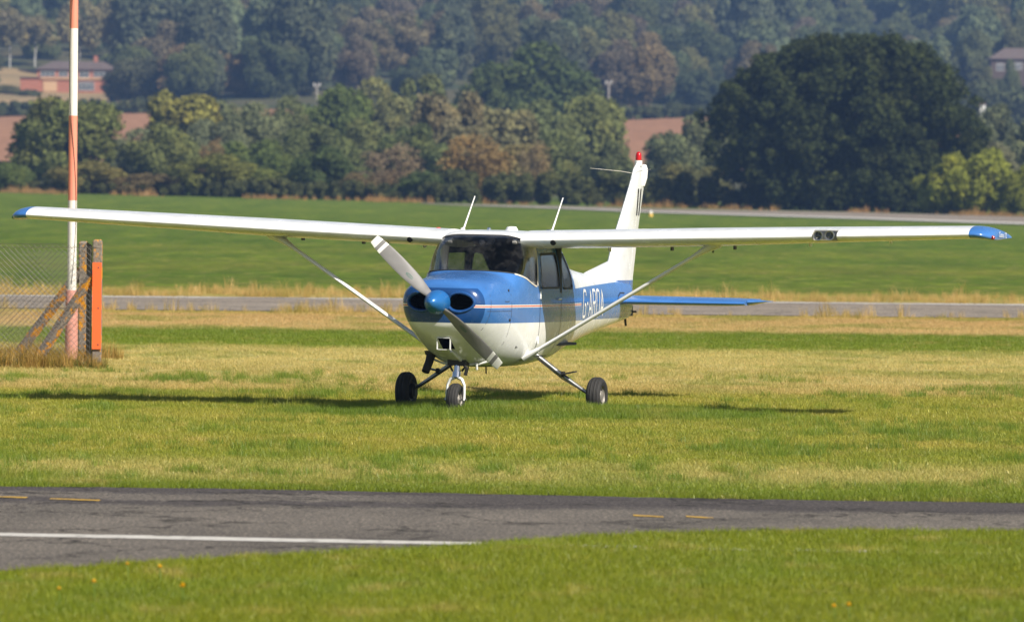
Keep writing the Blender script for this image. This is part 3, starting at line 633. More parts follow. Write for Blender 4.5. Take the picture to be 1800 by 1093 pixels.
# --- houses on the slope
M_BRICK = plain('red_brick', (.34,.135,.085), .9, var=.2, nscale=2); M_ROOF = plain('dark_roof_tile', (.115,.085,.075), .85, var=.2, nscale=1.5); M_FRAME = plain('white_window_frame', (.78,.78,.76), .5)
M_PANE = plain('window_pane', (.06,.075,.09), .12, var=.1); M_TAN = plain('tan_render', (.50,.33,.19), .9); M_BROWNW = plain('brown_boards', (.075,.052,.045), .85)
M_FRAMEH = plain('weathered_window_frame', (.42,.42,.42), .6)
def house(name, label, u0, u1, vtop, veave, vbase, d, wall, roof, wins, extra=None):
    Y = d - CAM_D; a, b_ = at_depth(u0, vbase, Y), at_depth(u1, vbase, Y); k = d / F_PX; cx = (a.x + b_.x) / 2; wd = b_.x - a.x; zb = min(a.z, b_.z); g = terr(cx, Y)
    e = empty(name, (cx, Y, zb)); tag(e, label, 'house'); he = (vbase - veave) * k; ht = (vbase - vtop) * k; dp = 9.0
    m = MB(); m.box((0, dp/2, (he - 4)/2), (wd, dp, he + 4)); m.build('wall', wall, e, False)
    m = MB(); o = .6; m.add([(-wd/2-o,-o,he),(wd/2+o,-o,he),(wd/2+o,dp+o,he),(-wd/2-o,dp+o,he),(-wd/2+3.2,dp/2,ht),(wd/2-3.2,dp/2,ht)], [(0,1,5,4),(1,2,5),(2,3,4,5),(3,0,4),(3,2,1,0)])
    rf = m.build('roof', roof, e, False); m = MB(); m.box((wd*.22, dp/2, ht + .3), (.9, .8, 1.8)); m.build('chimney', wall, rf, False)
    for (x0, x1, y0, y1, panes) in wins:
        X0, X1 = (x0 - (u0+u1)/2) * k, (x1 - (u0+u1)/2) * k; Z0, Z1 = (vbase - y1) * k, (vbase - y0) * k; cx_, cz = (X0+X1)/2, (Z0+Z1)/2
        m = MB(); t_ = .14
        for xx in np.linspace(X0, X1, panes + 1): m.box((xx, -.06, cz), (t_, .12, Z1 - Z0))
        m.box((cx_, -.061, Z0), (X1-X0+.3, .16, t_)); m.box((cx_, -.061, Z1), (X1-X0+.1, .14, t_)); m.box((cx_, -.055, Z0 + (Z1-Z0)*.66), (X1-X0, .10, t_*.7))
        wf = m.build('window', M_FRAMEH, e, False); m = MB(); m.box((cx_, -.02, cz), (X1-X0, .03, Z1-Z0)); m.build('pane', M_PANE, wf, False)
    if extra: extra(e, k, (u0+u1)/2, vbase, wall, roof)
    return e
def ex1(e, k, uc, vb, wall, roof):
    m = MB(); m.box(((53 - uc) * k, 2.0, (vb - 152) * k), (34 * k, 6, 30 * k)); m.build('annexe', wall, e, False)
    m = MB(); m.box(((53 - uc) * k, 2.0, (vb - 136.5) * k), (38 * k, 6.8, 1.2 * k)); m.build('annexe_roof', roof, e, False)
    m = MB(); m.box(((88 - uc) * k, -.08, (vb - 152) * k), (24 * k, .16, 18 * k)); m.build('garage_door', M_TAN, e, False)
    m = MB(); m.box(((128 - uc) * k, -.10, (vb - 138) * k), (130 * k, .5, 3 * k)); m.build('balcony_band', M_TAN, e, False)
house('brick_house', 'low red-brick house with dark roof and many white windows on the left slope', 65, 205, 107, 122, 168, 1400, M_BRICK, M_ROOF,
      [(72, 96, 124, 134, 3), (104, 119, 124, 134, 2), (140, 156, 124, 136, 2), (165, 190, 124, 134, 3), (138, 165, 144, 158, 4), (182, 192, 148, 158, 2)], ex1)
house('dark_house', 'dark house with grey roof among trees on the right slope', 1742, 1850, 84, 104, 134, 1395, M_BROWNW, M_ROOF, [(1752, 1764, 112, 124, 2), (1780, 1796, 110, 122, 3), (1815, 1830, 110, 122, 2)])
tree_px('slope_tree', 'round', 1772, 112, 46, 1378, (.055,.066,.030), 'small dark tree in front of the dark-roofed house')
tree_px('slope_tree', 'round', 1738, 122, 40, 1374, (.065,.07,.034), 'low tree at the corner of the dark-roofed house')
tree_px('slope_tree', 'bush', 52, 158, 46, 1384, (.06,.066,.03), 'low bush in front of the brick house annexe')
tree_px('slope_tree', 'bush', 12, 150, 60, 1388, (.07,.07,.034), 'low bush on the dry slope left of the brick house')
tree_px('slope_tree', 'round', 1712, 60, 70, 1430, (.06,.068,.032), 'dark tree left of the dark-roofed house')
tree_px('slope_tree', 'round', 1790, 30, 90, 1450, (.065,.07,.034), 'dark tree behind the dark-roofed house')
M_BARKP = plain('weathered_pole', (.30,.28,.26), .9)
for u, top, base, d, lab in [(1070, 143, 200, 1180, 'short pale utility pole in front of the hillside wood'), (557, 147, 200, 1150, 'thin pale utility pole above the hedgerow trees')]:
    q = at_depth(u, top, d - CAM_D); g = terr(q.x, q.y); e = empty('utility_pole', (q.x, q.y, g)); tag(e, lab, 'pole'); h = q.z - g
    m = MB(); m.tube([(0,0,-.3),(0,0,h)], [.22,.15], 10); m.build('pole', M_BARKP, e); m = MB(); m.box((0,-.1,h-.5),(1.3,.12,.14)); m.build('crossarm', M_BARKP, e, False)
    for x in (-.5, .5): m = MB(); m.lathe([(0,.5),(.1,.45),(.12,.2),(.06,0)], (x,-.1,h-.42), (0,0,1), 8); m.build('insulator', M_FRAME, e)
q = at_depth(1727, 200, 930 - CAM_D); g = terr(q.x, q.y); top = at_depth(1727, 181, 930 - CAM_D).z; e = empty('white_hut', (q.x, q.y, g)); tag(e, 'tiny white hut showing between the trees right of the oak', 'hut')
m = MB(); m.box((0,0,(top-g-.3)/2),(.8,.8,top-g-.3)); m.build('wall', M_FRAME, e, False); m = MB(); m.add([(-.5,-.5,top-g-.3),(.5,-.5,top-g-.3),(.5,.5,top-g-.3),(-.5,.5,top-g-.3),(-.5,0,top-g),(.5,0,top-g)],[(0,1,5,4),(2,3,4,5),(0,4,3),(1,2,5),(0,3,2,1)]); m.build('roof', M_ROOF, e, False)
# runway marker light beyond the fin
q = gpt(1144, 381); e = empty('runway_light', (q.x, q.y, terr(q.x, q.y))); e.scale = (.6,.6,.6); tag(e, 'small white-topped yellow light at the edge of the far runway', 'runway light')
m = MB(); m.lathe([(0,0),(.28,0),(.26,.35),(.18,.40),(0,.40)], (0,0,0), (0,0,1), 16); m.build('base', plain('yellow_marker', (.70,.45,.08), .6), e)
m = MB(); m.lathe([(.17,.40),(.19,.55),(.14,.75),(0,.80)], (0,0,0), (0,0,1), 16); m.build('lamp', M_FRAME, e)

# --- autumn haze over the valley
hz = MB(); hz.box((0, 1240, 60), (1460, 2900, 130)); haze = hz.build('haze', [], None, False); tag(haze, 'thin blue autumn haze over the valley', None, kind='stuff')
hm = bpy.data.materials.new('haze'); hm.use_nodes = True; nt = hm.node_tree; nt.nodes.clear(); ho = nt.nodes.new('ShaderNodeOutputMaterial'); pv = nt.nodes.new('ShaderNodeVolumePrincipled')
pv.inputs['Color'].default_value = (.33,.55,1.0,1); pv.inputs['Density'].default_value = 0.000185; pv.inputs['Anisotropy'].default_value = 0.2; nt.links.new(pv.outputs[0], ho.inputs['Volume'])
haze.data.materials.append(hm)

# ================================================================== FENCE CORNER AND STRIPED POLE
def lichen(name):
    t = NT(name); P = t.obj(); n1 = t.noise(P, 7, 5, .65); n2 = t.noise(P, 19, 4, .7); n3 = t.noise(P, 45, 3, .7)
    c = t.ramp(n3, [(.3, (.11,.095,.08,1)), (.7, (.28,.24,.20,1))])
    c = t.mix(t.rng(n1, .50, .57), c, t.ramp(n2, [(.3, (.50,.19,.012,1)), (.7, (.62,.30,.02,1))])); c = t.mix(t.rng(n2, .66, .72), c, (.09,.08,.065,1))
    t.bsdf(c, .95, spec=.15, normal=t.bump(n3, .6, .01)); return t.m
M_LICH = lichen('concrete_with_orange_lichen')
M_WIRE = plain('fence_wire', (.075,.07,.065), .6, metal=.3, var=.3)
FA = gp(170, 648); FA = Vector((FA.x, FA.y, 0))
fence = empty('wire_fence', FA); tag(fence, 'chain-link fence corner on lichen-covered concrete posts with a board', 'fence')
FB = Vector((px_x(147, FA.y + 4.6), FA.y + 4.6, 0)) - FA
def post(base, h, w=.125, name='post'):
    m = MB(); b = .012; R_ = []
    for z, s in ((-.25, 1), (h - .03, 1), (h, .72)):
        x = w / 2 * s; R_.append([base + Vector(p) for p in ((-x+b,-x,z),(x-b,-x,z),(x,-x+b,z),(x,x-b,z),(x-b,x,z),(-x+b,x,z),(-x,x-b,z),(-x,-x+b,z))])
    m.loft(R_); return m.build(name, M_LICH, fence, False)
HA = at_depth(171, 421, FA.y).z; post(Vector((0,0,0)), HA); post(FB, at_depth(147, 424, FA.y + 4.6).z)
post(Vector((-3.0, 0, 0)), HA); post(FB + Vector((-3.0, 0, 0)), 1.6)
def strut(p, q, w=.10):
    m = MB(); m.tube([p, q], w * .70, 4, flat=((0, 1, 0), 1)); m.build('strut', M_LICH, fence, False)
z1 = lambda v, Y: at_depth(150, v, Y).z
strut(Vector((-.03, .0, z1(478, FA.y))), Vector((px_x(62, FA.y) - FA.x, .0, .05)))
strut(FB + Vector((-.03, 0, 1.22)), FB + Vector((px_x(32, FA.y + 4.6) - FA.x - FB.x, 0, .05)))
m = MB(); m.box((0, -.082, (z1(461, FA.y) + z1(613, FA.y)) / 2), (.118, .022, z1(461, FA.y) - z1(613, FA.y))); 
t = NT('orange_board'); P = t.obj(); n_ = t.noise(P, 30, 4, .7); c = t.mix(t.rng(n_, .70, .74), (.80,.125,.025,1), (.72,.60,.5,1)); t.bsdf(c, .55, normal=t.bump(n_, .1, .01)); board = m.build('marker_board', t.m, fence, False)
for z in (z1(470, FA.y), z1(541, FA.y), z1(605, FA.y)): m = MB(); m.lathe([(.011,0),(.009,.006),(0,.008)], (.02, -.093, z), (0,-1,0), 8); m.build('screw', M_WIRE, board)
def chain(p, q, h, pitch=.075, rad=.0022):
    """diamond wire netting: zigzag wires from foot to top, joined"""
    L = (q - p).length; d = (q - p).normalized(); m = MB(); n = int((L + h) / pitch)
    for i in range(n + 1):
        s = i * pitch                       # wire leaning one way, then the other
        a0, a1 = s, s - h; z0, z1_ = 0.0, h
        if a1 < 0: z1_ = h * (a0 / (a0 - a1)) if a0 > 0 else 0; a1 = 0
        if a0 > L: z0 = h * ((s - L) / h); a0 = L
        if z1_ - z0 > .02:
            for fl in (0, 1):
                A0, A1 = (a0, a1) if not fl else (L - a0, L - a1)
                off = Vector((0, .002 if fl else -.002, 0)); pts = []
                for f in np.linspace(0, 1, 5): pts.append(p + d * (A0 + (A1 - A0) * f) + Vector((0, 0, .03 + z0 + (z1_ - z0) * f)) + off)
                m.tube(pts, rad, 3, cap=False)
    o = m.build('wire_netting', M_WIRE, fence, False); o['kind'] = 'stuff'; return o
HN = z1(431, FA.y) - .03
chain(Vector((-.07,-.06,0)) + Vector((-3.6,0,0)), Vector((-.07,-.06,0)), HN)
chain(FB + Vector((-3.6,-.06,0)), FB + Vector((-.07,-.06,0)), 1.45)
chain(Vector((-.08,.08,0)), FB + Vector((.05,-.08,0)), HN)
for z in (.12, HN * .5, HN):
    for a, b_ in ((Vector((-3.7,-.065,z)), Vector((0,-.065,z))), (FB + Vector((-3.7,-.065,z)), FB + Vector((0,-.065,z))), (Vector((-.08,0,z)), FB + Vector((.05,0,z)))):
        m = MB(); m.tube([a, a.lerp(b_, .5) - Vector((0,0,.01)), b_], .0028, 5); m.build('strand', M_WIRE, fence, False)
m = MB(); m.tube([(-.085,.02,.0),(-.085,.02,HN+.02)], .012, 8); m.build('stretcher_bar', plain('galvanised_bar', (.34,.33,.31), .5, .6), fence)
m = MB(); m.tube([tuple(FB + Vector((.085,-.06,0))), tuple(FB + Vector((.085,-.06,1.5)))], .016, 8); m.build('stretcher_bar', M_WIRE, fence)

# striped pole inside the enclosure
PY = FA.y + 2.4; pb = Vector((px_x(125.5, PY, 600), PY, 0)); pole = empty('striped_pole', pb); tag(pole, 'tall red and white banded pole rising from a pink sleeve behind the wire fence', 'pole')
zz = lambda v: at_depth(128, v, PY).z
def faded(name, col, chip):
    t = NT(name); P = t.obj(); n1 = t.noise(P, 1.0, 5, .65, (14,14,3)); n2 = t.noise(P, 1.0, 4, .7, (40,40,9)); c = t.mix(t.rng(n1, .45, .75), col, tuple(min(1, x*.82+.05) for x in col[:3]) + (1,))
    c = t.mix(t.rng(n2, .68, .73), c, chip); t.bsdf(c, .6, normal=t.bump(n2, .15, .01)); return t.m
M_PRED = faded('faded_red_paint', (.74,.25,.165,1), (.55,.45,.4,1)); M_PWH = faded('chalky_white_paint', (.74,.71,.66,1), (.30,.27,.24,1)); M_PINK = faded('pink_sleeve_paint', (.60,.27,.21,1), (.50,.36,.3,1))
lean = lambda z: .0
cuts = [zz(512), zz(352.5), zz(203.5), zz(50.5)]; step = cuts[3] - cuts[2]; cuts += [cuts[3] + step, cuts[3] + 2 * step]
for i in range(len(cuts) - 1):
    m = MB(); r0 = .061 - .0016 * i; m.tube([(0,0,cuts[i]), (0,0,cuts[i+1])], [r0, r0 - .001], 28); m.build('painted_band', M_PWH if i % 2 == 0 else M_PRED, pole)
m = MB(); m.lathe([(0,-.2),(.084,-.2),(.086,.3),(.082,cuts[0]-.02),(.074,cuts[0]+.012),(.05,cuts[0]+.02)], (0,0,0), (0,0,1), 28); m.build('sleeve', M_PINK, pole)
m = MB(); m.tube([(0,0,cuts[-1]),(0,0,cuts[-1]+.06)], [.055,.02], 20); m.build('cap', M_PRED, pole)
m = MB(); pts = []
for i in range(60):
    f = i / 59; z = cuts[0] + .1 + f * (cuts[-1] - cuts[0] - .2); a = -1.6 + math.sin(f * 9) * .9; pts.append((.066 * math.cos(a), .066 * math.sin(a), z))
m.tube(pts, .0035, 5); m.build('cable', plain('black_cable', (.03,.03,.03), .6), pole)

# long dry grass and weeds along the fence foot
N = 620; x = RNG.uniform(FA.x - 3.4, FA.x + .12, N); y = FA.y + np.where(RNG.uniform(size=N) < .75, RNG.normal(-.05, .16, N), RNG.normal(4.5, .25, N))
p = np.stack([x, y, np.zeros(N)], 1)
ftuft = [tuft_mesh('fence_tuft', 60, .13, .08, .46, .004, .4, blade_mat('fence_grass_blades', False, [(.3, A(104,102,46)), (.5, A(150,126,72)), (.7, A(178,150,104))]), s) for s in (41, 42)]
wtuft = [tuft_mesh('weed_tuft', 40, .12, .05, .22, .010, .7, blade_mat('weed_blades', False, [(.3, A(60,76,28)), (.7, A(104,104,48))]), 43)]
sc = RNG.uniform(.32, .85, N) * np.clip(1.15 - np.maximum(0, x - FA.x + .25) * 1.6, .4, 1)
scatter('fence_grass', 'long tan dry grass along the foot of the wire fence', p, sc, ftuft + wtuft)

# dandelions in the near verge
M_PETAL = plain('dandelion_petals', (.80,.50,.01), .6); M_STEM = plain('flower_stem', (.12,.20,.04), .7)
for u, v, s, lab in [(321, 1031, 1.0, 'large yellow dandelion in the near grass verge'), (165, 1023, .75, 'yellow dandelion alone near the left end of the grass verge'), (281, 997, .75, 'yellow dandelion at the verge by the asphalt edge'), (224, 992, .6, 'small yellow dandelion close to the asphalt edge'),
                     (1492, 1064, .8, 'yellow dandelion of a pair in the near grass'), (1466, 1066, .7, 'smaller yellow dandelion of a pair in the near grass'), (104, 1035, .6, 'faint small dandelion low in the verge grass')]:
    hgt = .11; s *= 1.1; q = gp(u, v, hgt); e = empty('dandelion', (q.x, q.y, 0)); tag(e, lab, 'flower')
    m = MB(); m.tube([(.01,.0,-.01),(.004,0,hgt*.5),(0,0,hgt)], .0022, 5); m.build('stem', M_STEM, e)
    m = MB(); r = random.Random(u)
    for k in range(44):
        a = r.uniform(0, 6.28); el = r.uniform(.1, 1.35); L = .023 * s * r.uniform(.8, 1.15); d = Vector((math.cos(a)*math.cos(el), math.sin(a)*math.cos(el), math.sin(el))); w_ = Vector((-math.sin(a), math.cos(a), 0)) * .0032
        b0 = Vector((0,0,hgt)); m.add([b0 - w_*.5, b0 + w_*.5, b0 + d*L + w_, b0 + d*L - w_], [(0,1,2,3)])
    m.build('petals', M_PETAL, e, False)

# ================================================================== THE PARKED AIRCRAFT
# local frame: x forward, y to the aircraft's left, z up; x = 0 at the firewall, stations "a" run aft (a = -x)
YAW, PITCH, BANK = math.radians(16.84), math.radians(0.5), math.radians(-0.55)
plane = empty('light_aircraft', (-0.535, 0, 0))
tag(plane, 'white and blue high-wing single-engine light aircraft G-AROA parked on the grass', 'aircraft')
Bm = Matrix(((0,1,0),(-1,0,0),(0,0,1))); cy, sy = math.cos(YAW), math.sin(YAW)
Rz = Matrix(((cy,sy,0),(-sy,cy,0),(0,0,1))); cp, sp = math.cos(PITCH), math.sin(PITCH); Ry = Matrix(((cp,0,-sp),(0,1,0),(sp,0,cp))); cr, sr = math.cos(BANK), math.sin(BANK); Rx = Matrix(((1,0,0),(0,cr,-sr),(0,sr,cr)))
plane.rotation_euler = (Rz @ Bm @ Ry @ Rx).to_euler()

# ---- paints
def aircraft_paint(name, mode):
    t = NT(name); P = t.obj(); sep = t.n('ShaderNodeSeparateXYZ'); t.l(P, sep.inputs[0]); x, y, z = sep.outputs
    a = t.math('MULTIPLY', x, -1.0)
    gr = t.noise(P, 3.5, 6, .65); fine = t.noise(P, 30, 4, .7); st = t.noise(P, 1.0, 5, .6, (1.2, 9, 9))
    wh = t.ramp(gr, [(.3, (.71,.715,.70,1)), (.6, (.80,.81,.81,1))]); bl = t.ramp(gr, [(.3, (.040,.145,.41,1)), (.7, (.054,.178,.48,1))])
    if mode == 'fuselage':
        S_ = lambda v, e, w=.0025: t.rng(v, e - w, e + w)
        up_ = S_(z, .987); aft = S_(t.math('ADD', a, t.math('MULTIPLY', t.math('SUBTRACT', z, 1.34), .28)), 2.70); top = S_(t.math('SUBTRACT', z, t.math('MULTIPLY', t.math('SUBTRACT', a, 2.7), .02)), 1.34)
        m = t.math('MULTIPLY', up_, t.math('SUBTRACT', 1.0, t.math('MULTIPLY', aft, top)))
        m = t.math('MULTIPLY', m, t.math('SUBTRACT', 1.0, S_(z, 1.87)))
        bowl = t.math('MULTIPLY', t.math('SUBTRACT', 1.0, S_(t.math('ADD', a, t.math('MULTIPLY', t.math('SUBTRACT', z, 1.2), .12)), -.665)), t.math('SUBTRACT', 1.0, S_(z, 1.352, .004)))
        bl = t.mix(bowl, bl, (.012,.060,.205,1)); c = t.mix(m, wh, bl)
        run = t.math('MULTIPLY', t.math('SUBTRACT', 1.0, S_(a, 3.10)), 1.0)
        l1 = t.math('MULTIPLY', t.math('MULTIPLY', S_(z, 1.150, .001), t.math('SUBTRACT', 1.0, S_(z, 1.180, .001))), run)
        l2 = t.math('MULTIPLY', t.math('MULTIPLY', S_(z, 1.158, .001), t.math('SUBTRACT', 1.0, S_(z, 1.170, .001))), run)
        c = t.mix(l1, c, (.74,.72,.68,1)); c = t.mix(l2, c, (.55,.06,.05,1))
        grime = t.math('MULTIPLY', t.math('MULTIPLY', t.rng(st, .5, .75), t.rng(z, .95, .55)), .35); c = t.mix(grime, c, (.30,.27,.21,1))
    elif mode == 'white':
        c = t.mix(t.math('MULTIPLY', t.rng(st, .55, .8), .22), wh, (.42,.38,.29,1))
    elif mode == 'blue': c = bl
    elif mode == 'fin':
        c = t.mix(t.rng(z, 1.412, 1.416), bl, wh)
    c = t.mix(t.math('MULTIPLY', t.rng(fine, .66, .74), .35), c, (.34,.31,.27,1))
    b = t.bsdf(c, t.rng(gr, .2, .8, .16, .34), 0, .35, normal=t.bump(t.noise(P, 3.2, 2, .5), .11, .03)); return t.m
M_FUS = aircraft_paint('fuselage_paint', 'fuselage'); M_WHT = aircraft_paint('wing_white_paint', 'white'); M_BLU = aircraft_paint('blue_paint', 'blue'); M_FIN = aircraft_paint('fin_paint', 'fin')
M_BLACK = plain('black_void', (.006,.006,.006), .8); M_RUB = plain('tyre_rubber', (.022,.021,.021), .75, var=.3, nscale=20, bump=.1); M_CABIN = plain('grey_cabin_lining', (.085,.083,.088), .9, var=.2)
M_DARK = plain('dark_metal', (.045,.042,.04), .5, .5); M_STEEL = plain('bare_steel', (.42,.42,.42), .32, .9); M_CHROME = plain('chrome', (.75,.75,.75), .10, 1.0, var=.05); M_SEAL = plain('black_seal', (.02,.02,.022), .6)
M_SEAM = plain('panel_gap', (.035,.04,.06), .7); M_LETTER = plain('white_lettering', (.80,.80,.78), .35); M_PALE = plain('pale_trim', (.60,.56,.50), .5); M_SEAT = plain('brown_leather_seat', (.16,.085,.05), .6, var=.25); M_RED = plain('red_trim', (.45,.03,.03), .4)
def glass(name, tint=(.93,.96,.97,1), rough=.01, base=.06, bl=.22):
    t = NT(name); tr = t.n('ShaderNodeBsdfTransparent'); tr.inputs[0].default_value = tint; g = t.n('ShaderNodeBsdfGlossy'); g.inputs[1].default_value = rough; g.inputs[0].default_value = (1,1,1,1)
    lw = t.n('ShaderNodeLayerWeight'); lw.inputs[0].default_value = bl; f = t.math('ADD', t.math('MULTIPLY', lw.outputs['Fresnel'], .75), base, clamp=True)
    df = t.n('ShaderNodeBsdfDiffuse'); df.inputs[0].default_value = (.5,.48,.45,1); dirt = t.noise(t.obj(), 6, 5, .7)
    m0 = t.n('ShaderNodeMixShader'); t.l(t.math('MULTIPLY', t.rng(dirt, .45, .8), .035), m0.inputs[0]); t.l(tr.outputs[0], m0.inputs[1]); t.l(df.outputs[0], m0.inputs[2])
    m = t.n('ShaderNodeMixShader'); t.l(f, m.inputs[0]); t.l(m0.outputs[0], m.inputs[1]); t.l(g.outputs[0], m.inputs[2]); t.l(m.outputs[0], t.out.inputs[0]); return t.m
M_GLASS = glass('perspex', (.93,.94,.95,1), .01, .006, .17); M_LENS = glass('lamp_cover', (.9,.92,.93,1), .02, .05)

# ---- fuselage sections: a, half width, bottom, mid, top, lower exponent, upper exponent, tumblehome
FS = np.array([
 [-.800, .20, 1.06, 1.20, 1.32, 2.0, 2.2, 0], [-.785, .315, .965, 1.20, 1.375, 2.0, 2.2, 0], [-.755, .385, .92, 1.195, 1.41, 2.0, 2.3, 0], [-.70, .435, .855, 1.19, 1.435, 2.0, 2.4, 0], [-.58, .475, .77, 1.18, 1.455, 2.0, 2.6, 0],
 [-.35, .510, .65, 1.17, 1.478, 2.05, 2.7, 0], [-.10, .530, .560, 1.16, 1.502, 2.15, 2.8, 0], [.05, .537, .525, 1.16, 1.515, 2.3, 2.8, 0], [.16, .541, .520, 1.16, 1.526, 2.5, 2.9, 0],
 [.26, .545, .515, 1.16, 1.60, 2.7, 3.0, .0], [.40, .550, .508, 1.17, 1.735, 3.0, 3.7, .012], [.54, .555, .505, 1.18, 1.868, 3.3, 5.2, .015], [.62, .557, .505, 1.18, 1.925, 3.5, 5.8, .025], [.72, .560, .505, 1.18, 1.95, 3.6, 6.5, .03],
 [1.2, .562, .508, 1.19, 1.965, 3.6, 6.0, .04], [1.8, .545, .535, 1.19, 1.955, 3.5, 6.0, .05], [2.15, .520, .555, 1.19, 1.925, 3.3, 5.0, .06], [2.45, .488, .585, 1.18, 1.80, 3.1, 4.0, .05], [2.75, .450, .618, 1.17, 1.665, 2.9, 3.2, .03],
 [3.1, .405, .655, 1.17, 1.60, 2.7, 2.8, .0], [4.0, .300, .755, 1.16, 1.52, 2.5, 2.5, 0], [5.0, .205, .855, 1.16, 1.46, 2.4, 2.4, 0], [5.8, .135, .925, 1.16, 1.415, 2.3, 2.3, 0], [6.25, .085, .965, 1.16, 1.385, 2.2, 2.2, 0], [6.42, .055, .985, 1.16, 1.37, 2.2, 2.2, 0]])
def pchip(x, y, q):
    h = np.diff(x); d = np.diff(y) / h; m = np.zeros(len(x)); m[0], m[-1] = d[0], d[-1]
    for i in range(1, len(x) - 1):
        if d[i-1] * d[i] > 0: w1, w2 = 2*h[i] + h[i-1], h[i] + 2*h[i-1]; m[i] = (w1 + w2) / (w1 / d[i-1] + w2 / d[i])
    k = np.clip(np.searchsorted(x, q) - 1, 0, len(x) - 2); s = (q - x[k]) / h[k]
    return y[k]*(1+2*s)*(1-s)**2 + m[k]*h[k]*s*(1-s)**2 + y[k+1]*s*s*(3-2*s) + m[k+1]*h[k]*s*s*(s-1)
def sec(a): return [float(pchip(FS[:,0], FS[:,j], np.array([a]))[0]) for j in range(1, 8)]
NR = 88
def ring(a, off=0.0):
    w, zb, zm, zt, nb, nt_, tp = sec(a); w -= off; zb += off; zt -= off; R_ = []
    for j in range(NR):
        q = 2*math.pi*j/NR; c, s = math.cos(q), math.sin(q); n = nt_ if s >= 0 else nb
        y = w * math.copysign(abs(c) ** (2/n), c); u = abs(s) ** (2/n); z = zm + (zt - zm) * u if s >= 0 else zm - (zm - zb) * u
        if s > 0: y *= 1 - tp * u * u * 3
        R_.append((-a, y, z))
    return R_
def side_y(a, z, off=.003):
    w, zb, zm, zt, nb, nt_, tp = sec(a); n = nt_ if z >= zm else nb; u = min(.999, abs(z - zm) / ((zt - zm) if z >= zm else (zm - zb)))
    y = w * (1 - u ** n) ** (1/n)
    if z > zm: y *= 1 - tp * u * u * 3
    return y + off
stations = np.unique(np.concatenate([np.linspace(-.80, -.55, 16), np.linspace(-.55, .1, 12), np.linspace(.1, .8, 22), np.linspace(.8, 3.2, 34), np.linspace(3.2, 6.42, 22)]))
MATS = [M_FUS, M_CABIN, M_BLACK]
def tmp(mb, mats, smooth=True): return link('tmp', mb.mesh('tmp', mats, smooth, 35))
def boolean(me_obj, cutters, op='DIFFERENCE'):
    for c in cutters:
        md = me_obj.modifiers.new('b', 'BOOLEAN'); md.operation = op; md.object = c; md.solver = 'EXACT'
    bpy.context.view_layer.update(); dg = bpy.context.evaluated_depsgraph_get()
    me = bpy.data.meshes.new_from_object(me_obj.evaluated_get(dg)); return me
def prism(poly, y0, y1, m=1):          # side-view polygon (a, z) pushed through along y
    b = MB(); b.loft([[(-a, y0, z) for a, z in poly], [(-a, y1, z) for a, z in poly]], True, m); return b
def rounded(poly, r=.05, n=5):
    out = []; N_ = len(poly)
    for i in range(N_):
        p0, p, p1 = (np.array(poly[(i + k) % N_]) for k in (-1, 0, 1)); d0 = (p0 - p) / np.linalg.norm(p0 - p); d1 = (p1 - p) / np.linalg.norm(p1 - p)
        A0, A1 = p + d0 * r, p + d1 * r
        for t_ in np.linspace(0, 1, n): out.append(tuple((1-t_)**2 * A0 + 2*t_*(1-t_) * p + t_**2 * A1))
    return out
WS = [(.02, 1.70), (.165, 1.531), (.30, 1.505), (.50, 1.455), (.68, 1.405), (.80, 1.378), (.86, 1.372), (.885, 1.40), (.925, 1.80), (.90, 1.86), (.635, 1.878), (.605, 1.90), (.605, 2.2), (.02, 2.2)]
DW = rounded([(1.03, 1.355), (1.045, 1.715), (1.715, 1.725), (1.80, 1.355)], .05)
RW = rounded([(1.955, 1.345), (1.885, 1.725), (2.17, 1.715), (2.50, 1.50), (2.50, 1.345)], .07)
def eye(cy_, sgn, grow=0.0):            # cooling inlet outline in the (y, z) plane of the nose bowl
    P_ = []
    for q in np.linspace(0, 2*math.pi, 40, endpoint=False):
        r_in = .155; y = (.220 + .140 * math.cos(q)); zz_ = 1.205 + .098 * math.sin(q) * (1 - .12 * math.cos(q))
        y0, z0 = .222, 1.205; k = 1 + grow
        P_.append((sgn * (y0 + (y - y0) * k), z0 + (zz_ - z0) * k))
    return P_
def fus_solid(off=0.0, a0=-.80, a1=6.42, m=0):
    b = MB(); b.loft([ring(a, off) for a in stations if a0 - 1e-6 <= a <= a1 + 1e-6], True, m); return b
body = tmp(fus_solid(), MATS); cav = tmp(fus_solid(.022, .18, 2.72, 1), MATS)
cut = [cav]
for poly in (WS, DW, RW): cut.append(tmp(prism(poly, -1, 1, 1), MATS, False))
for s in (1, -1):
    b = MB(); b.loft([[(.95, y, z) for y, z in eye(0, s)], [(.52, y*.97, z) for y, z in eye(0, s)]], True, 2); cut.append(tmp(b, MATS, False))
b = MB(); b.box((.52, .005, .765), (.5, .135, .115), None, 2); cut.append(tmp(b, MATS, False))
me = boolean(body, cut); me.name = 'fuselage'
me.polygons.foreach_set('use_smooth', np.ones(len(me.polygons), bool)); me.set_sharp_from_angle(angle=math.radians(32))
fus = link('fuselage', me, plane)
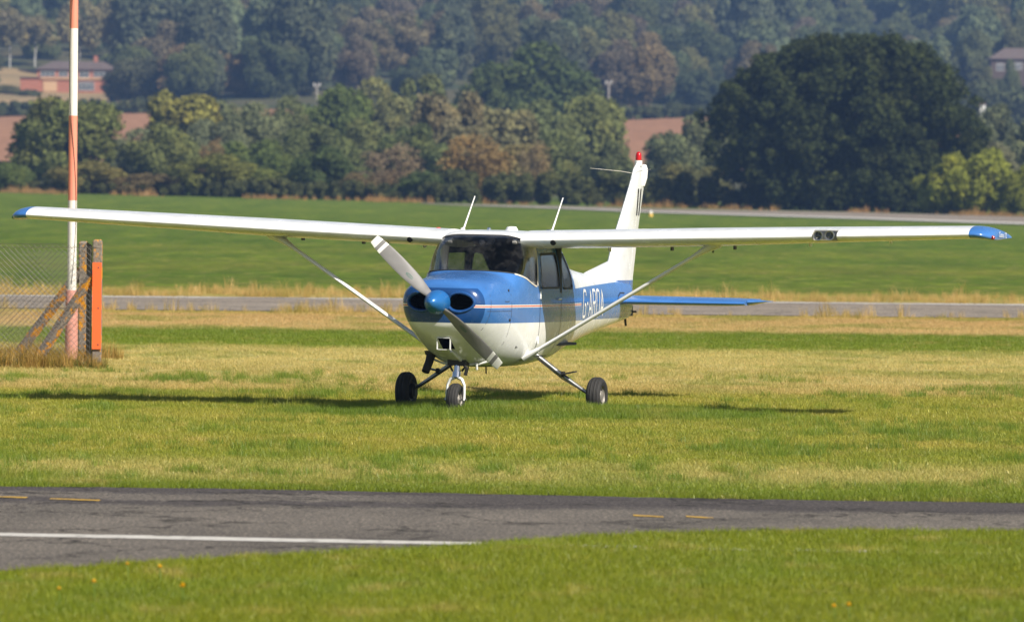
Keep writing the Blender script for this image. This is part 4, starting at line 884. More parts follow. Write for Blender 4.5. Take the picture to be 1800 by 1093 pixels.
# glazing: thin skin of the same loft inside each opening
def skin(poly, name, yr, mat, off=.006, th=.004):
    o = tmp(fus_solid(off, -.3, 3.2), [M_GLASS]); i = tmp(fus_solid(off + th, -.3, 3.2), [M_GLASS]); c = tmp(prism(poly, *yr, m=0), [M_GLASS], False)
    me = boolean(o, [i]); o2 = link('tmp', me); me2 = boolean(o2, [c], 'INTERSECT'); me2.name = name
    me2.materials.clear(); me2.materials.append(mat); me2.polygons.foreach_set('material_index', np.zeros(len(me2.polygons), np.int32)); me2.polygons.foreach_set('use_smooth', np.ones(len(me2.polygons), bool)); me2.set_sharp_from_angle(angle=math.radians(40))
    return link(name, me2, plane)
skin(WS, 'windscreen', (-1, 1), M_GLASS)
M_SIDEG = glass('side_perspex', (.93,.94,.94,1), .008, .02)
for s, lab in ((1, 'left'), (-1, 'right')):
    yr = (.2, 1) if s > 0 else (-1, -.2)
    skin(DW, 'door_window', yr, M_SIDEG); skin(RW, 'rear_window', yr, M_SIDEG)
for o in [o for o in bpy.data.objects if o.name.startswith('tmp')]: bpy.data.objects.remove(o)

def on_side(pts, s=1, w=.006, off=.0025, mat=None, name='seam', parent=None, sub=8, closed=False):
    """thin ribbon following the fuselage side along (a, z) points"""
    P_ = []; pts = list(pts) + ([pts[0]] if closed else [])
    for (a0, z0), (a1, z1_) in zip(pts[:-1], pts[1:]):
        for k in range(sub): f = k / sub; P_.append((a0 + (a1-a0)*f, z0 + (z1_-z0)*f))
    P_.append(pts[-1]); V = []; b = MB()
    for i, (a, z) in enumerate(P_):
        a0, z0 = P_[max(0, i-1)]; a1, z1_ = P_[min(len(P_)-1, i+1)]; L = math.hypot(a1-a0, z1_-z0) or 1; na, nz_ = -(z1_-z0)/L*w/2, (a1-a0)/L*w/2
        for k in (1, -1): aa, zz_ = a + na*k, z + nz_*k; V.append((-aa, s*side_y(aa, zz_, off), zz_))
    b.add(V, [(2*i, 2*i+1, 2*i+3, 2*i+2) for i in range(len(P_)-1)]); return b.build(name, mat or M_SEAM, parent or plane, True)
# doors: outline seam, handle, window frame
for s in (1, -1):
    d = on_side([(.97,.62),(.985,1.30),(.985,1.78),(1.77,1.79),(1.86,1.35),(1.84,.95),(1.70,.62),(.97,.62)], s, .010, name='door', mat=M_SEAM, sub=10)
    d['label'] = 'cabin door outlined by a dark gap'
    on_side(DW, s, .022, .006, M_SEAL, 'window_frame', d, 1, True); on_side(RW, s, .022, .006, M_SEAL, 'rear_window_frame', None, 1, True)
    b = MB(); y = side_y(1.74, 1.22, .012) * s; b.tube([(-1.66,y,1.235),(-1.72,y+.012*s,1.235),(-1.78,y,1.235)], [.010,.013,.010], 8); b.build('handle', M_CHROME, d)
    for z in (.80, 1.28): b = MB(); y = side_y(.975, z, .006) * s; b.tube([(-.975,y,z-.04),(-.975,y,z+.04)], .010, 8); b.build('hinge', M_WHT, d)
    on_side([(.885,1.38),(.925,1.83)], s, .035, .004, M_PALE, 'windscreen_post_trim', None)
    on_side([(.02,1.50),(.02,.66)], s, .006, .0022, M_SEAM, 'cowl_seam'); on_side([(-.62,1.115),(.02,1.115)], s, .005, .0022, M_SEAM, 'cowl_seam'); on_side([(-.55,1.43),(-.55,.85)], s, .006, .0022, M_SEAM, 'nose_bowl_seam')
    on_side([(2.72,1.60),(2.72,.66)], s, .005, .0022, M_SEAM, 'skin_joint'); on_side([(4.15,1.48),(4.15,.80)], s, .005, .0022, M_SEAM, 'skin_joint')
    on_side([(-.18,1.225),(-.18,1.215),(-.06,1.215),(-.06,1.225)], s, .006, .003, M_SEAM, 'cowl_latch_gap'); 
    for a, z in ((-.02,1.33),(-.02,1.02)):
        b = MB(); y = side_y(a, z, .0) * s; b.lathe([(.0,.010),(.014,.008),(.016,0)], (-a, y, z), (0, s, 0), 10); b.build('cowl_fastener', M_DARK, plane)
# windscreen base seal
P_ = []
for s in (1, -1):
    pts = [(a, z) for a, z in WS[1:8]]
    V = []
    for a, z in pts:
        P_.append
    on_side([(.30,1.505),(.50,1.455),(.68,1.405),(.80,1.378),(.86,1.372)], s, .016, .004, M_PALE, 'windscreen_seal')
b = MB(); arc = []
for q in np.linspace(-1, 1, 31):
    # upper surface points along the forward edge of the windscreen opening
    a_ = .165 + .135 * abs(q) ** 2.2; zz_ = float(np.interp(a_, [p[0] for p in WS[1:4]], [p[1] for p in WS[1:4]])); yy = side_y(.30, 1.505, 0) * q if abs(q) > .97 else None
    w, zb, zm, zt, nb, nt_, tp = sec(a_); u = min(1, max(0, (zz_ - zm) / (zt - zm))); ys = w * (1 - u ** nt_) ** (1/nt_)
    arc.append((-a_, math.copysign(ys, q) if abs(q) > .02 else 0, zz_ + .003))
b.tube(arc, .007, 6); b.build('windscreen_lower_seal', M_SEAL, plane)

# ---- registration on the fuselage side
def letter_strokes(ch):
    return {'G': [[(1,.80),(1,.92),(.85,1),(.15,1),(0,.92),(0,.08),(.15,0),(.85,0),(1,.08),(1,.46),(.55,.46)]], '-': [[(.1,.5),(.9,.5)]], 'A': [[(0,0),(.5,1),(1,0)],[(.2,.3),(.8,.3)]],
            'R': [[(0,0),(0,1),(.8,1),(1,.9),(1,.62),(.8,.52),(0,.52)],[(.55,.52),(1,0)]], 'O': [[(.3,0),(.08,.05),(0,.14),(0,.86),(.08,.95),(.3,1),(.7,1),(.92,.95),(1,.86),(1,.14),(.92,.05),(.7,0),(.3,0)]]}[ch]
H_, W_ = .290, .170; a0 = 3.20
for s in (1, -1):
    seq = 'G-AROA' if s > 0 else 'AORA-G'
    x0 = a0
    for ch in seq:
        w_ = W_ if ch != '-' else .085
        b_all = None
        for stk in letter_strokes(ch):
            pts = [((x0 + (p[0] if s > 0 else 1 - p[0]) * w_ + p[1] * .045), 1.025 + p[1] * H_) for p in stk]
            o = on_side(pts, s, .032, .0035, M_LETTER, 'registration_letter', None, 6)
        x0 += w_ + .072
# ---- cowling details
M_BOWL = plain('nose_bowl_blue', (.014,.070,.235), .28, coat=.3)
for s in (1, -1):
    b = MB(); rings = []; e0 = eye(0, s, .02)
    for k, (y, z) in enumerate(e0):
        # forward-most nose surface point at (y, z): search stations
        aa = -.80
        for a_ in np.linspace(-.80, -.40, 60):
            w, zb, zm, zt, nb, nt_, tp = sec(a_); n = nt_ if z >= zm else nb; hh = (zt - zm) if z >= zm else (zm - zb)
            aa = a_
            if (abs(y) / w) ** n + (abs(z - zm) / hh) ** n <= 1: break
        c_ = Vector((-aa - .012, y, z)); o_ = Vector((0, y - s*.218, z - 1.205)).normalized()
        rings.append([c_ + o_ * (.020 * math.cos(q)) + Vector((1,0,0)) * (.030 * math.sin(q)) for q in np.linspace(0, 2*math.pi, 10, endpoint=False)])
    rings.append(rings[0]); b.loft(rings, False); b.build('inlet_lip', M_BOWL, plane)
    for k in range(4): # cylinder fins and baffle inside the inlet
        b = MB(); b.box((.58, s*.235, 1.15 + k*.035), (.05, .2, .008)); b.build('cylinder_fin', M_BLACK, plane, False)
b = MB(); 
for y0 in (-.066, .076): b.box((.655, y0, .765), (.03, .006, .122))
b.box((.672, .005, .826), (.03, .148, .006)); b.box((.632, .005, .704), (.03, .148, .006)); b.build('intake_frame', M_WHT, plane)
b = MB(); b.tube([(.10,-.30,.66),(.14,-.315,.56),(.20,-.335,.455)], [.05,.045,.043], 18, cap=False); b.tube([(.20,-.335,.455),(.16,-.32,.53)], [.036,.034], 18); b.build('exhaust_stack', plain('sooty_steel', (.030,.025,.022), .7, .4), plane)
b = MB(); b.lathe([(.085,0),(.07,.03),(.05,.035)], (.095,-.298,.655), (.25,-.1,-.9), 18); b.build('exhaust_collar', M_DARK, plane)
b = MB(); b.tube([(-.02,-.36,.60),(.02,-.2,.548),(.02,0,.532),(.02,.2,.548),(-.02,.36,.60)], .012, 8); b.build('cowl_lower_lip', M_WHT, plane)
b = MB(); b.tube([(.47,.03,.685),(.36,.035,.64),(.2,.05,.585)], [.010,.018,.012], 8, flat=((0,1,0),1.6)); b.build('cowl_rib', M_WHT, plane)
b = MB(); b.lathe([(0,.012),(.05,.010),(.075,0)], (.735,.0,.965), (1,0,-.35), 20); b.build('intake_blister', M_WHT, plane)
for (x, y, z0, h, r) in ((-.55,.10,.535,.10,.008), (.05,.18,.54,.05,.014), (-.62,-.12,.535,.06,.006)): b = MB(); b.tube([(x,y,z0+.02),(x-.02,y,z0-h)], r, 8); b.build('drain_tube', M_DARK if r < .01 else M_WHT, plane)

# ---- spinner and propeller
PX_, PZ = .915, 1.20
t = NT('spinner_blue'); P = t.obj(); nz = t.noise(P, 40, 4, .7); t.bsdf(t.mix(t.rng(nz,.64,.72), (.020,.145,.42,1), (.45,.45,.42,1)), .28, .2, .3); M_SPIN = t.m
b = MB(); b.lathe([(.0001,.235),(.020,.230),(.050,.208),(.072,.172),(.097,.125),(.115,.075),(.126,.025),(.128,-.04),(.128,-.065),(.10,-.068),(.0001,-.068)], (PX_, 0, PZ), (1,0,0), 40); spinner = b.build('spinner', M_SPIN, plane)
prop = empty('propeller', (0,0,0)); prop.parent = plane
M_BLADE_G = plain('grey_blade_paint', (.185,.18,.178), .5, var=.12, nscale=6); M_TIP = plain('white_tip_paint', (.74,.73,.70), .45, var=.1); M_BLADEB = plain('black_blade_back', (.03,.03,.03), .6)
ph = math.radians(44.0)
e1 = Vector((0, -math.sin(math.radians(47.3)), math.cos(math.radians(47.3))))
def blade(e, name):
    R_ = []; mats = []; tv = Vector((1,0,0)).cross(e)    # direction of motion lies along -tv or tv
    rs = np.concatenate([np.linspace(.11, .80, 24), [.803, .84, .8405, .88, .8805, .90, .905, .945, .955]])
    ch = lambda r: float(np.interp(r, [.11,.18,.28,.42,.60,.75,.88,.94,.955], [.085,.115,.142,.158,.160,.150,.128,.112,.098]))
    th = lambda r: float(np.interp(r, [.11,.2,.4,.7,.95], [.060,.034,.022,.014,.008])); be = lambda r: math.radians(float(np.interp(r, [.11,.3,.5,.7,.95], [50,36,26,19,14])))
    b = MB(); n = 18; rings = []
    for r in rs:
        c, tk, bt = ch(r), th(r), be(r); rg = []
        for j in range(n):
            q = 2*math.pi*j/n; u = math.cos(q) * c / 2; v = math.sin(q) * tk / 2 * (1.0 if math.sin(q) > 0 else .35)
            dirc = tv * math.cos(bt) + Vector((1,0,0)) * math.sin(bt); nrm = Vector((1,0,0)) * math.cos(bt) - tv * math.sin(bt)
            rg.append(Vector((PX_, 0, PZ)) + e * r + dirc * u + nrm * v)
        rings.append(rg)
    V = [p for rg in rings for p in rg]; F_ = []; mi = []
    for i in range(len(rs)-1):
        rm = (rs[i] + rs[i+1]) / 2; m_ = 1 if (rm > .8805 or .8015 < rm < .8405) else 0
        for j in range(n):
            k = (j+1) % n; F_.append((i*n+j, i*n+k, (i+1)*n+k, (i+1)*n+j)); mi.append(2 if (m_ == 0 and n/2 <= j < n) else m_)
    F_.append(tuple(range(n))[::-1]); mi.append(0); F_.append(tuple((len(rs)-1)*n+j for j in range(n))); mi.append(1)
    b.add(V, F_); b.m = mi; o = b.build(name, [M_BLADE_G, M_TIP, M_BLADEB], prop, True, 50)
    # oval maker's badge on the front of the blade
    for r_c in (.40,):
        bt = be(r_c); dirc = tv * math.cos(bt) + Vector((1,0,0)) * math.sin(bt); nrm = Vector((1,0,0)) * math.cos(bt) - tv * math.sin(bt); c0 = Vector((PX_, 0, PZ)) + e * r_c + nrm * (th(r_c) / 2 + .0015) + dirc * .012
        b = MB(); ov = [c0 + e * (.052 * math.cos(q)) + dirc * (.017 * math.sin(q)) for q in np.linspace(0, 2*math.pi, 24, endpoint=False)]
        ov2 = [c0 + e * (.044 * math.cos(q)) + dirc * (.011 * math.sin(q)) for q in np.linspace(0, 2*math.pi, 24, endpoint=False)]
        b.add(ov + ov2, [(i, (i+1) % 24, 24 + (i+1) % 24, 24 + i) for i in range(24)]); 
        badge = b.build('badge', M_BADGE, o, False); text_mesh('McCAULEY', .017, lambda x, y: c0 + e * (-(x) * 1.0) + dirc * (y * (1 if True else -1)) + nrm * .0005, 'badge_lettering', M_BADGE, o)
    return o
M_BADGE = plain('green_badge', (.05,.14,.11), .5)
def text_mesh(txt, size, fn, name, mat, parent, shear=0.0):
    cu = bpy.data.curves.new('txt', 'FONT'); cu.body = txt; cu.size = size; cu.align_x = 'CENTER'; cu.align_y = 'CENTER'; cu.shear = shear; cu.resolution_u = 2
    o = bpy.data.objects.new('txt', cu); COL.objects.link(o); bpy.context.view_layer.update(); me = bpy.data.meshes.new_from_object(o.evaluated_get(bpy.context.evaluated_depsgraph_get()))
    bpy.data.objects.remove(o)
    for v in me.vertices: v.co = fn(v.co.x, v.co.y)
    me.materials.clear(); me.materials.append(mat); me.name = name; return link(name, me, parent)
blade(e1, 'blade'); blade(-e1, 'blade')

# ---- wings
def naca(n=26, tk=.12, cm=.02, pp=.4):
    x = (1 - np.cos(np.linspace(0, math.pi, n))) / 2; yt = 5*tk*(.2969*np.sqrt(x) - .126*x - .3516*x**2 + .2843*x**3 - .1036*x**4); yc = np.where(x < pp, cm/pp**2*(2*pp*x - x*x), cm/(1-pp)**2*((1-2*pp) + 2*pp*x - x*x))
    return np.concatenate([np.stack([x, yc + yt], 1)[::-1], np.stack([x, yc - yt], 1)[1:-1]])
AF = naca()
DIH = math.radians(1.95)
def wing_ring(s, y, le=None, ch=None, dz=0.0, tks=1.0):
    LE = float(np.interp(y, [.4, 2.5, 5.27], [.60, .60, .80])) if le is None else le; C_ = float(np.interp(y, [.4, 2.5, 5.27], [1.63, 1.63, 1.12])) if ch is None else ch
    z0 = 1.862 + (y - .55) * math.tan(DIH) + dz; inc = math.radians(float(np.interp(y, [.5, 2.5, 5.3], [2.2, 2.0, -.6])))
    return [(-(LE + C_ * (px * math.cos(inc) + pz * tks * math.sin(inc))), s * y, z0 + C_ * (pz * tks * math.cos(inc) - px * math.sin(inc))) for px, pz in AF]
WM = [M_WHT, M_PALE]
for s in (1, -1):
    ys = np.concatenate([np.linspace(.44, 2.5, 8), np.linspace(2.5, 5.27, 12)[1:]]); b = MB(); b.loft([wing_ring(s, y) for y in ys], True, 0)
    if s > 0:
        o = tmp(b, WM); c = MB(); c.box((-.70, 3.745, 1.985), (.20, .26, .112), None, 1); c_ = tmp(c, WM, False); me = boolean(o, [c_]); me.name = 'wing'; bpy.data.objects.remove(o); bpy.data.objects.remove(c_)
        me.polygons.foreach_set('use_smooth', np.ones(len(me.polygons), bool)); me.set_sharp_from_angle(angle=math.radians(35)); wing = link('wing', me, plane); wing['label'] = 'left wing with a twin landing light in its leading edge'
    else: wing = b.build('wing', WM, plane, True, 35)
    # blue drooped tip
    b = MB(); rings = []; tipz = lambda q: 1.862 + (5.27 + .23*q - .55) * math.tan(DIH) - .035 * q ** 2
    for q in (0, .08, .25, .45, .65, .82, .93):
        le = .80 + .03*q + .16 * q ** 4; te = 1.925 - .02 * q ** 3; rings.append(wing_ring(s, 5.27 + .23*q, le, te - le, -.035 * q ** 2, 1.0 - .10 * q ** 3))
    for q, sh_, k in ((.97, .02, .80), (.99, .035, .60), (1.0, .05, .35)):
        le = .80 + .03*q + .16 * q ** 4 + sh_; te = 1.905 - sh_; rings.append(wing_ring(s, 5.27 + .23*q, le, te - le, -.035 * q ** 2 - .012*(1-k), k))
    b.loft(rings, True); tip = b.build('wing_tip', M_BLU, wing)
    nc = (-.985 + .01, s * (5.487 if s > 0 else 5.465), tipz(.95) - .004)
    b = MB(); b.lathe([(0,.04),(.014,.034),(.022,.014),(.022,-.02)], nc, (1, s*.75, 0), 14); b.build('navigation_light', plain('red_lens', (.35,.012,.012), .12, var=.05) if s > 0 else plain('green_lens', (.01,.20,.06), .12, var=.05), tip)
    # control surface gaps, hinges
    for y0, y1, nm in ((.70, 2.55, 'flap_gap'), (2.60, 4.95, 'aileron_gap')):
        b = MB(); 
        for sgn in (1, -1):
            V = []
            for y in np.linspace(y0, y1, 12):
                R_ = wing_ring(s, y); idx = 7 if sgn > 0 else len(AF) - 6; p = R_[idx]; V += [(p[0] + .006, p[1], p[2] + .0025*sgn), (p[0] - .006, p[1], p[2] + .0025*sgn)]
            b.add(V, [(2*i, 2*i+1, 2*i+3, 2*i+2) for i in range(11)])
        b.build(nm, M_SEAM, wing)
    for y in (1.05, 1.75, 2.45, 3.3, 4.2): R_ = wing_ring(s, y); p = R_[len(AF) - 7]; b = MB(); b.box((p[0], p[1], p[2] - .022), (.09, .014, .06)); b.build('hinge_bracket', M_DARK if y in (1.75, 2.45) else M_WHT, wing, False)
    for y in (1.4, 2.2, 3.0, 3.8, 4.6): # rib and skin laps on the underside
        V = []; R_ = wing_ring(s, y)
        for p in R_[27:46]: V += [(p[0], p[1] - .004, p[2] - .002), (p[0], p[1] + .004, p[2] - .002)]
        b = MB(); b.add(V, [(2*i, 2*i+1, 2*i+3, 2*i+2) for i in range(len(V)//2 - 1)]); b.build('skin_lap', M_PALE, wing)
    R_ = wing_ring(s, .80); p = R_[26]; b = MB(); b.lathe([(0,.008),(.030,.006),(.034,-.02)], (-.612, s*.80, 1.842), (1,0,-.55), 16); b.build('cabin_vent', M_BLACK, wing)
    b = MB(); zc = 1.985; b.lathe([(0,.02),(.022,.018),(.030,.008),(.034,-.03)], (-1.05, s*.62, 1.962), (0,0,1), 16); b.build('fuel_cap', M_CHROME if s > 0 else M_RED, wing)
    b = MB(); b.tube([(-1.55, s*.50, 1.94),(-1.97, s*.50, 2.325)], [.011,.006], 8); b.build('whip_antenna', M_LETTER, wing)
    b = MB(); b.lathe([(0,.03),(.025,.02),(.03,-.02)], (-1.55, s*.50, 1.955), (0,0,1), 12); b.build('antenna_foot', M_LETTER, wing)
    b = MB(); p = wing_ring(s, 2.40)[38]; q = [(p[0] + .25 + .02*math.cos(k), p[1], p[2] - .05 + .022*math.sin(k)) for k in np.linspace(0, 6.28, 14)]; b.tube(q, .005, 5); b.tube([(p[0]+.25, p[1], p[2]+.03),(p[0]+.25, p[1], p[2]-.03)], .006, 5); b.build('tie_down_ring', M_DARK, wing)
    if s < 0: b = MB(); b.tube([(-.95,-1.15,1.83),(-.95,-1.15,1.74),(-.85,-1.15,1.735)], [.010,.010,.007], 8); b.build('fuel_vent', M_DARK, wing)
    # wing strut with cuffs
    pl = Vector((-.80, s*.50, .635)); pu = Vector((-1.02, s*2.38, 1.812)); d = (pu - pl)
    b = MB(); n = 14; b.tube([pl + d*.03, pl + d*.97], .021, n, flat=((1,0,0), 2.35)); st = b.build('wing_strut', M_WHT, wing)
    b = MB(); b.tube([pl - d*.03, pl + d*.0, pl + d*.06], [.035,.036,.024], n, flat=((1,0,0), 2.4)); b.build('lower_cuff', M_WHT, st)
    b = MB(); b.tube([pl + d*.93, pl + d*.99, pu + Vector((0, s*.12, .06))], [.023,.036,.055], n, flat=((1,0,0), 2.6)); b.build('upper_cuff', M_WHT, st)
# landing lights
lamp = MB(); lamp.box((-.797, 3.745, 1.985), (.008, .258, .088)); ll = lamp.build('landing_light', M_STEEL, wing.parent.children[[c.name for c in wing.parent.children].index('wing')] , False)
t = NT('lamp_reflector'); P = t.obj(); v = t.n('ShaderNodeTexVoronoi'); v.inputs['Scale'].default_value = 90; t.l(P, v.inputs['Vector']); t.bsdf(t.ramp(v.outputs[0], [(.2,(.10,.11,.13,1)),(.7,(.42,.44,.47,1))]), .2, .8); M_REFL = t.m
for y in (3.68, 3.805):
    z0 = 1.862 + (y - .55) * math.tan(DIH) + .008
    b = MB(); b.lathe([(.042,.0),(.053,.012),(.051,.03),(.042,.028),(.040,.005)], (-.70, y, z0), (1,0,0), 24); rim = b.build('lamp_rim', M_STEEL, ll)
    b = MB(); b.lathe([(.0001,-.03),(.03,-.015),(.044,.008)], (-.70, y, z0), (1,0,0), 24); b.build('lamp_glass', M_REFL, ll)
b = MB(); V = []
for y in np.linspace(3.612, 3.878, 5):
    R_ = wing_ring(1, y); V.append([R_[j] for j in range(19, 33)])
b.loft(V, False, closed=False); b.build('lamp_cover', M_LENS, ll)
# maker's script on the left tip
def tip_fn(x, y): return Vector((-1.36 - x, 5.513, tipz(1.0) + .026 + y - (x + .0) * .035))
lw = [c for c in plane.children if c.name.startswith('wing') and 'label' in c.keys()][0]
text_mesh('Cessna 172', .080, tip_fn, 'tip_lettering', M_LETTER, [c for c in lw.children if c.name.startswith('wing_tip')][0], .25)
# roof fittings
b = MB(); b.lathe([(0,.04),(.05,.035),(.07,.0),(.07,-.03)], (-1.3,.13,1.967), (0,0,1), 16); b.build('roof_antenna', M_LETTER, plane)
b = MB(); b.lathe([(0,.03),(.02,.02),(.024,-.02)], (-1.05,-.05,1.965), (0,0,1), 12); b.build('temperature_probe', M_CHROME, plane)

# ---- tail
zl = [1.30, 1.45, 1.60, 1.75, 1.90, 2.2, 2.5, 2.70, 2.76]; lel = [5.30, 5.42, 5.55, 5.66, 5.77, 6.08, 6.38, 6.55, 6.66]; hin = [6.36, 6.40, 6.44, 6.48, 6.52, 6.62, 6.72, 6.78, 6.80]; tel = [6.55, 6.58, 6.63, 6.68, 6.72, 6.84, 6.97, 7.03, 7.02]; tk = [.055, .055, .053, .05, .047, .04, .034, .030, .022]
def fin_y(z, a_):                     # half thickness of the tail fin at height z, station a_
    l_, te_, tk_ = np.interp(z, zl, lel), np.interp(z, zl, tel), np.interp(z, zl, tk); f = min(1.0, max(0.0, (a_ - l_) / (te_ - l_)))
    return tk_ * 10 * (.2969*math.sqrt(f) - .126*f - .3516*f**2 + .2843*f**3 - .1036*f**4) + .004 * f
def fin_part(z, a0_, a1_, n=16):
    A_ = a0_ + (a1_ - a0_) * (1 - np.cos(np.linspace(0, math.pi/2, n))) ; Lf_ = [(-q, fin_y(z, q), z) for q in A_]
    return Lf_[::-1] + [(x, -y, z_) for x, y, z_ in Lf_[1:]]
b = MB(); b.loft([fin_part(z, l, h) for z, l, h in zip(zl, lel, hin)]); fin = b.build('fin', M_FIN, plane)
b = MB(); b.loft([[(-h-.012, fin_y(z, h) * .97, z), (-(h+te)/2, fin_y(z, (h+te)/2), z), (-te, .005, z), (-te, -.005, z), (-(h+te)/2, -fin_y(z, (h+te)/2), z), (-h-.012, -fin_y(z, h) * .97, z)] for z, h, te in zip([1.0] + zl[1:-1], hin[:-1], tel[:-1])]); rud = b.build('rudder', M_FIN, plane, True, 30)
b = MB(); b.lathe([(0,.16),(.03,.15),(.05,.10),(.052,.0),(.03,-.10),(0,-.12)], (-6.94,0,2.60), (-.25,0,1), 14); b.build('rudder_horn', M_WHT, rud)
b = MB(); b.add([(-4.45,.012,1.46),(-4.45,-.012,1.46),(-5.60,.035,1.38),(-5.60,-.035,1.38),(-4.62,.006,1.505),(-4.62,-.006,1.505),(-5.60,.014,1.635),(-5.60,-.014,1.635)], [(0,2,6,4),(1,5,7,3),(4,6,7,5),(0,4,5,1),(2,3,7,6)]); b.build('dorsal_fin', M_FIN, plane, True, 30)
b = MB(); b.lathe([(.045,-.04),(.045,.02)], (-6.735,0,2.775), (0,0,1), 16); b.build('beacon_base', M_WHT, fin)
b = MB(); b.lathe([(.034,.0),(.035,.045),(.029,.078),(.016,.094),(0,.098)], (-6.735,0,2.80), (0,0,1), 18); b.build('beacon', plain('red_beacon_lens', (.48,.008,.012), .15, var=.05), fin)
b = MB(); b.tube([(-6.60,.0,2.64),(-6.35,.10,2.665),(-5.98,.36,2.69)], [.0035,.003,.002], 6); b.build('nav_antenna', M_PALE, fin)
b = MB(); b.tube([(-6.60,.0,2.64),(-6.35,-.10,2.665),(-5.98,-.36,2.69)], [.0035,.003,.002], 6); b.build('nav_antenna', M_PALE, fin)
for k, aa in enumerate((6.62, 6.755)): # the figure 11 on the fin
    for s in (1, -1):
        b = MB(); V = []
        for z in np.linspace(2.16, 2.47, 4):
            sl2 = (z - 2.12) * .22 * 0; l_, h_ = np.interp(z, zl, lel), np.interp(z, zl, hin)
            for w in (-.026, .026):
                a_ = aa + w + (z - 2.31) * .12; yy = .0
                yy = fin_y(z, a_)
                V.append((-a_, s * (yy + .005), z))
        b.add(V, [(2*i, 2*i+1, 2*i+3, 2*i+2) for i in range(3)]); b.build('fin_numeral', M_BLACK, fin)
for s in (1, -1):
    b = MB(); rings = []
    for y in np.linspace(.04, 1.58, 9): 
        le = 5.46 + .22 * y / 1.6; te = 6.44; tks = .9 if y < 1.5 else .7
        rings.append([(-(le + (te-le)*px), s*y, 1.175 + .004*y + px*.05 + (te-le)*pz*1.15*tks) for px, pz in naca(18, .10, 0.0)])
    b.loft(rings); stb = b.build('tailplane', M_BLU, plane)
    b = MB(); rings = []
    for y in np.linspace(1.585, 1.74, 5):
        q = (y - 1.585) / .155; le = 5.78 + .25*q**2; te = 6.46 - .05*q; rings.append([(-(le + (te-le)*px), s*y, 1.20 + .01*q + (te-le)*pz*(1.05 - .75*q)) for px, pz in naca(18, .11, 0.0)])
    b.loft(rings); b.build('elevator_horn', M_BLU, stb)
    b = MB(); V = []
    for y in np.linspace(.1, 1.55, 8): V += [(-6.15, s*y, 1.195+.004*y+.042), (-6.165, s*y, 1.195+.004*y+.041)]
    b.add(V, [(2*i, 2*i+1, 2*i+3, 2*i+2) for i in range(7)]); b.build('elevator_gap', M_SEAM, stb)
    on_side([(5.35,1.13),(5.42,1.24),(5.55,1.275),(5.8,1.27)], s, .014, .004, M_SEAL, 'tailplane_seal')
b = MB(); b.box((-6.45,0,1.06),(.16,.06,.12)); b.tube([(-6.50,.0,1.05),(-6.56,.06,1.05)], .012, 6); b.build('tail_fairing', M_DARK, plane, False)
b = MB(); b.tube([(-6.30,0,.985),(-6.34,0,.89)], .014, 8); b.build('tail_tie_down', M_DARK, plane)

# ---- landing gear
M_HUB = plain('dusty_hub_alloy', (.26,.24,.22), .5, .3, var=.3, nscale=25)
def wheel(c, r, w, name, hubmat, side):
    e = empty(name, c); e.parent = plane; prof = []
    for q in np.linspace(-.5, .5, 27):
        yy = q * w; rr = r * (1 - .20 * abs(2*q) ** 3.2)
        if abs(q) < .36 and (abs((q*11) % 1 - .5) < .14): rr -= .006
        prof.append((rr, yy))
    prof = [(r*.52, -w*.40)] + [(r*.70, -w*.5)] + prof + [(r*.70, w*.5), (r*.52, w*.40)]
    b = MB(); b.lathe(prof, (0,0,0), (0,1,0), 44); b.build('tyre', M_RUB, e, True, 50)
    b = MB(); b.lathe([(r*.54,-w*.40),(r*.50,-w*.34),(r*.30,-w*.30),(.0001,-w*.30)], (0,0,0), (0,1,0), 32); b.lathe([(r*.54,w*.40),(r*.50,w*.30),(r*.34,w*.20),(r*.26,w*.36),(.0001,w*.38)], (0,0,0), (0,1,0), 32); b.build('rim', hubmat, e)
    for k in range(6): b = MB(); a_ = k*math.pi/3; b.tube([(r*.40*math.cos(a_), side*w*.20, r*.40*math.sin(a_)), (r*.40*math.cos(a_), side*w*.30, r*.40*math.sin(a_))], .010, 6); b.build('wheel_bolt', M_DARK, e)
    return e
for s in (1, -1):
    wc = Vector((-1.46, s*1.075, .205)); wheel(wc, .205, .155, 'main_wheel', M_HUB, s)
    b = MB(); p0 = Vector((-1.42, s*.43, .605)); p1 = Vector((-1.46, s*.985, .225)); b.tube([p0, p0.lerp(p1,.35) - Vector((0,0,.008)), p0.lerp(p1,.7) - Vector((0,0,.006)), p1], [.030,.026,.022,.019], 12, flat=((1,0,0),1.25)); leg = b.build('main_gear_leg', M_STEEL, plane)
    b = MB(); b.tube([p0 + Vector((.04,0,-.02)), p0.lerp(p1,.5) + Vector((.05,0,-.035)), p1 + Vector((.03,0,.0))], .006, 6); b.build('brake_line', M_DARK, leg)
    b = MB(); m_ = p0.lerp(p1, .50); b.box(m_ + Vector((.03,s*.06,.03)), (.13,.16,.012), Matrix.Rotation(s*.22, 3, 'X')); b.box(m_ + Vector((.03,0,.015)), (.05,.03,.06)); b.build('step', M_DARK, leg, False)
    b = MB(); b.box(p1 + Vector((-.02,0,-.01)), (.10,.035,.13)); b.tube([p1, wc], .02, 10); b.lathe([(.0,-.02),(.085,-.02),(.085,.02),(0,.02)], wc - Vector((0,s*.075,0)), (0,1,0), 24); b.build('brake_caliper', M_DARK, leg, False)
wc = Vector((.19, .0, .172)); nw = wheel(wc, .172, .125, 'nose_wheel', M_HUB, 1)
ng = empty('nose_gear', (0,0,0)); ng.parent = plane
b = MB(); b.tube([(.13,0,.62),(.165,0,.435)], .034, 16); b.tube([(.16,0,.46),(.175,0,.40)], .046, 16); b.build('oleo_strut', M_CHROME, ng)
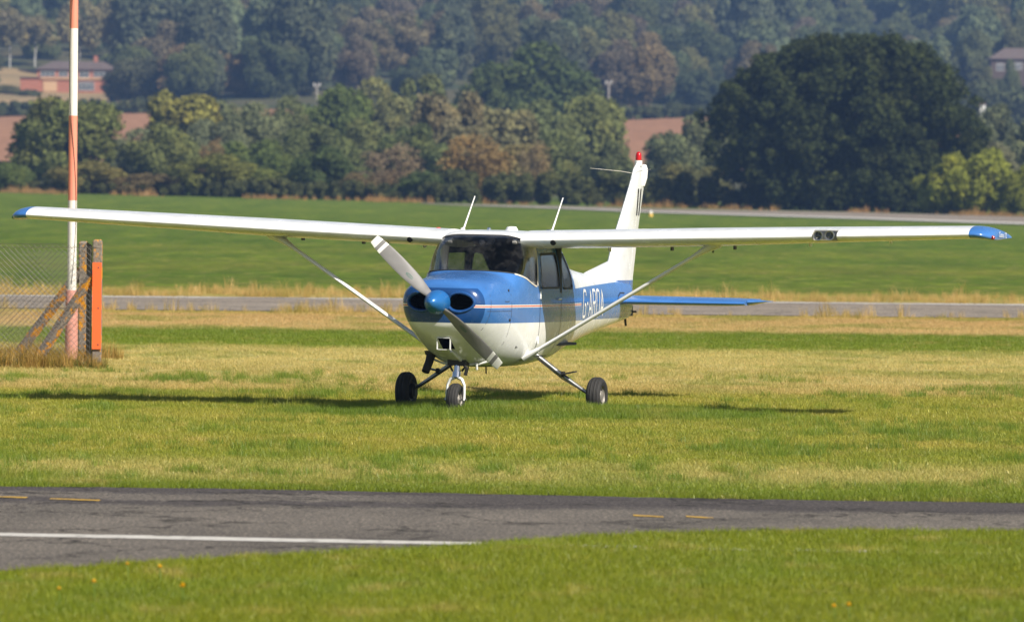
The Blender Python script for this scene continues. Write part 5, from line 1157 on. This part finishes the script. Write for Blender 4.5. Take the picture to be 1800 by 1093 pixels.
for s in (1, -1):
    b = MB(); b.tube([(.172,s*.02,.405),(.176,s*.062,.385),(.182,s*.092,.325),(.19,s*.097,.24),(.19,s*.095,.165)], [.020,.018,.014,.013,.015], 10, flat=((1,0,0),1.5)); b.build('fork_arm', M_WHT, ng)
    b = MB(); b.tube([(.10,s*.09,.60),(.13,s*.085,.52),(.15,s*.05,.47)], .012, 6); b.build('steering_link', M_DARK, ng)
b = MB(); b.tube([(.19,-.12,.172),(.19,.12,.172)], .014, 10); b.build('axle', M_STEEL, ng)
b = MB(); b.tube([(.13,.0,.55),(.06,0,.47),(.15,0,.41)], .014, 8); b.build('torque_link', M_DARK, ng); b = MB(); b.tube([(.16,.05,.57),(.19,.12,.50),(.18,.10,.43)], [.016,.02,.02], 8); b.build('shimmy_damper', M_DARK, ng)
b = MB(); b.box((.11,0,.575),(.14,.20,.09)); b.build('strut_collar', M_DARK, ng, False)

# ---- cabin interior
b = MB(); b.loft([[(-.30,y,z) for y,z in ((-.44,1.08),(.44,1.08),(.44,1.40),(.30,1.475),(-.30,1.475),(-.44,1.40))], [(-.42,y,z) for y,z in ((-.46,1.08),(.46,1.08),(.46,1.40),(.32,1.485),(-.32,1.485),(-.46,1.40))]]); b.build('instrument_panel', M_SEAL, plane, False)
b = MB(); b.box((-1.5,0,.74),(2.3,.98,.03)); b.build('cabin_floor', M_CABIN, plane, False)
for s in (1, -1):
    seat = empty('seat', (-1.42, s*.25, .78)); seat.parent = plane
    b = MB(); b.loft([[(x,y,z) for x,y in ((-.22,-.20),(.22,-.20),(.25,0),(.22,.20),(-.22,.20))] for z in (0,.12,.16)]); b.build('cushion', M_SEAT, seat)
    b = MB(); b.loft([[(-.20 - (z-.1)*.22 + dx, y*f, z) for dx,y in ((-.05,-.19),(.05,-.19),(.07,0),(.05,.19),(-.05,.19))] for z,f in ((.1,1),(.45,1),(.58,.9),(.63,.7))]); b.build('backrest', M_SEAT, seat)
    b = MB(); b.tube([(-.91, s*.505, 1.34),(-.92, s*.50, 1.60),(-.88,s*.48,1.82)], [.036,.036,.045], 10); b.build('windscreen_post', M_PALE, plane)
    b = MB(); b.tube([(-.38, s*.16, 1.30),(-.58, s*.16, 1.30)], .014, 8); b.tube([(-.58, s*.16+.13*math.cos(q), 1.30+.13*math.sin(q)) for q in np.linspace(-.3, 3.44, 12)], .013, 8); b.build('control_yoke', M_SEAL, plane)
    b = MB(); b.tube([(-1.84, s*.515, 1.30),(-1.84, s*.50, 1.80)], .035, 8); b.build('door_post', M_CABIN, plane)
b = MB(); b.lathe([(0,.03),(.03,.025),(.035,0),(.03,-.03),(0,-.035)], (-.66,0,1.835), (1,0,0), 16); b.tube([(-.66,0,1.83),(-.68,0,1.90)], .01, 6); b.build('compass', M_SEAL, plane)
b = MB(); b.tube([(-.62,0,1.905),(-.70,.0,1.90)], .006, 6); b.lathe([(0,.012),(.07,.012),(.07,-.012),(0,-.012)], (-.72,.06,1.87), (1,0,.2), 16); b.build('rear_view_mirror', M_SEAL, plane)
b = MB(); b.box((-2.0,0,1.08),(.12,.9,.50)); b.build('rear_bench', M_SEAT, plane, False)
# bow of the wing root against the windscreen, seen through it
for s in (1, -1):
    b = MB(); b.tube([(-.68, s*.36, 1.845),(-.68, s*.545, 1.85)], .020, 10); b.lathe([(0,.03),(.03,.02),(.03,-.02),(0,-.03)], (-.67, s*.36, 1.845), (0,1,0), 12); b.build('fresh_air_vent', M_PALE, plane)
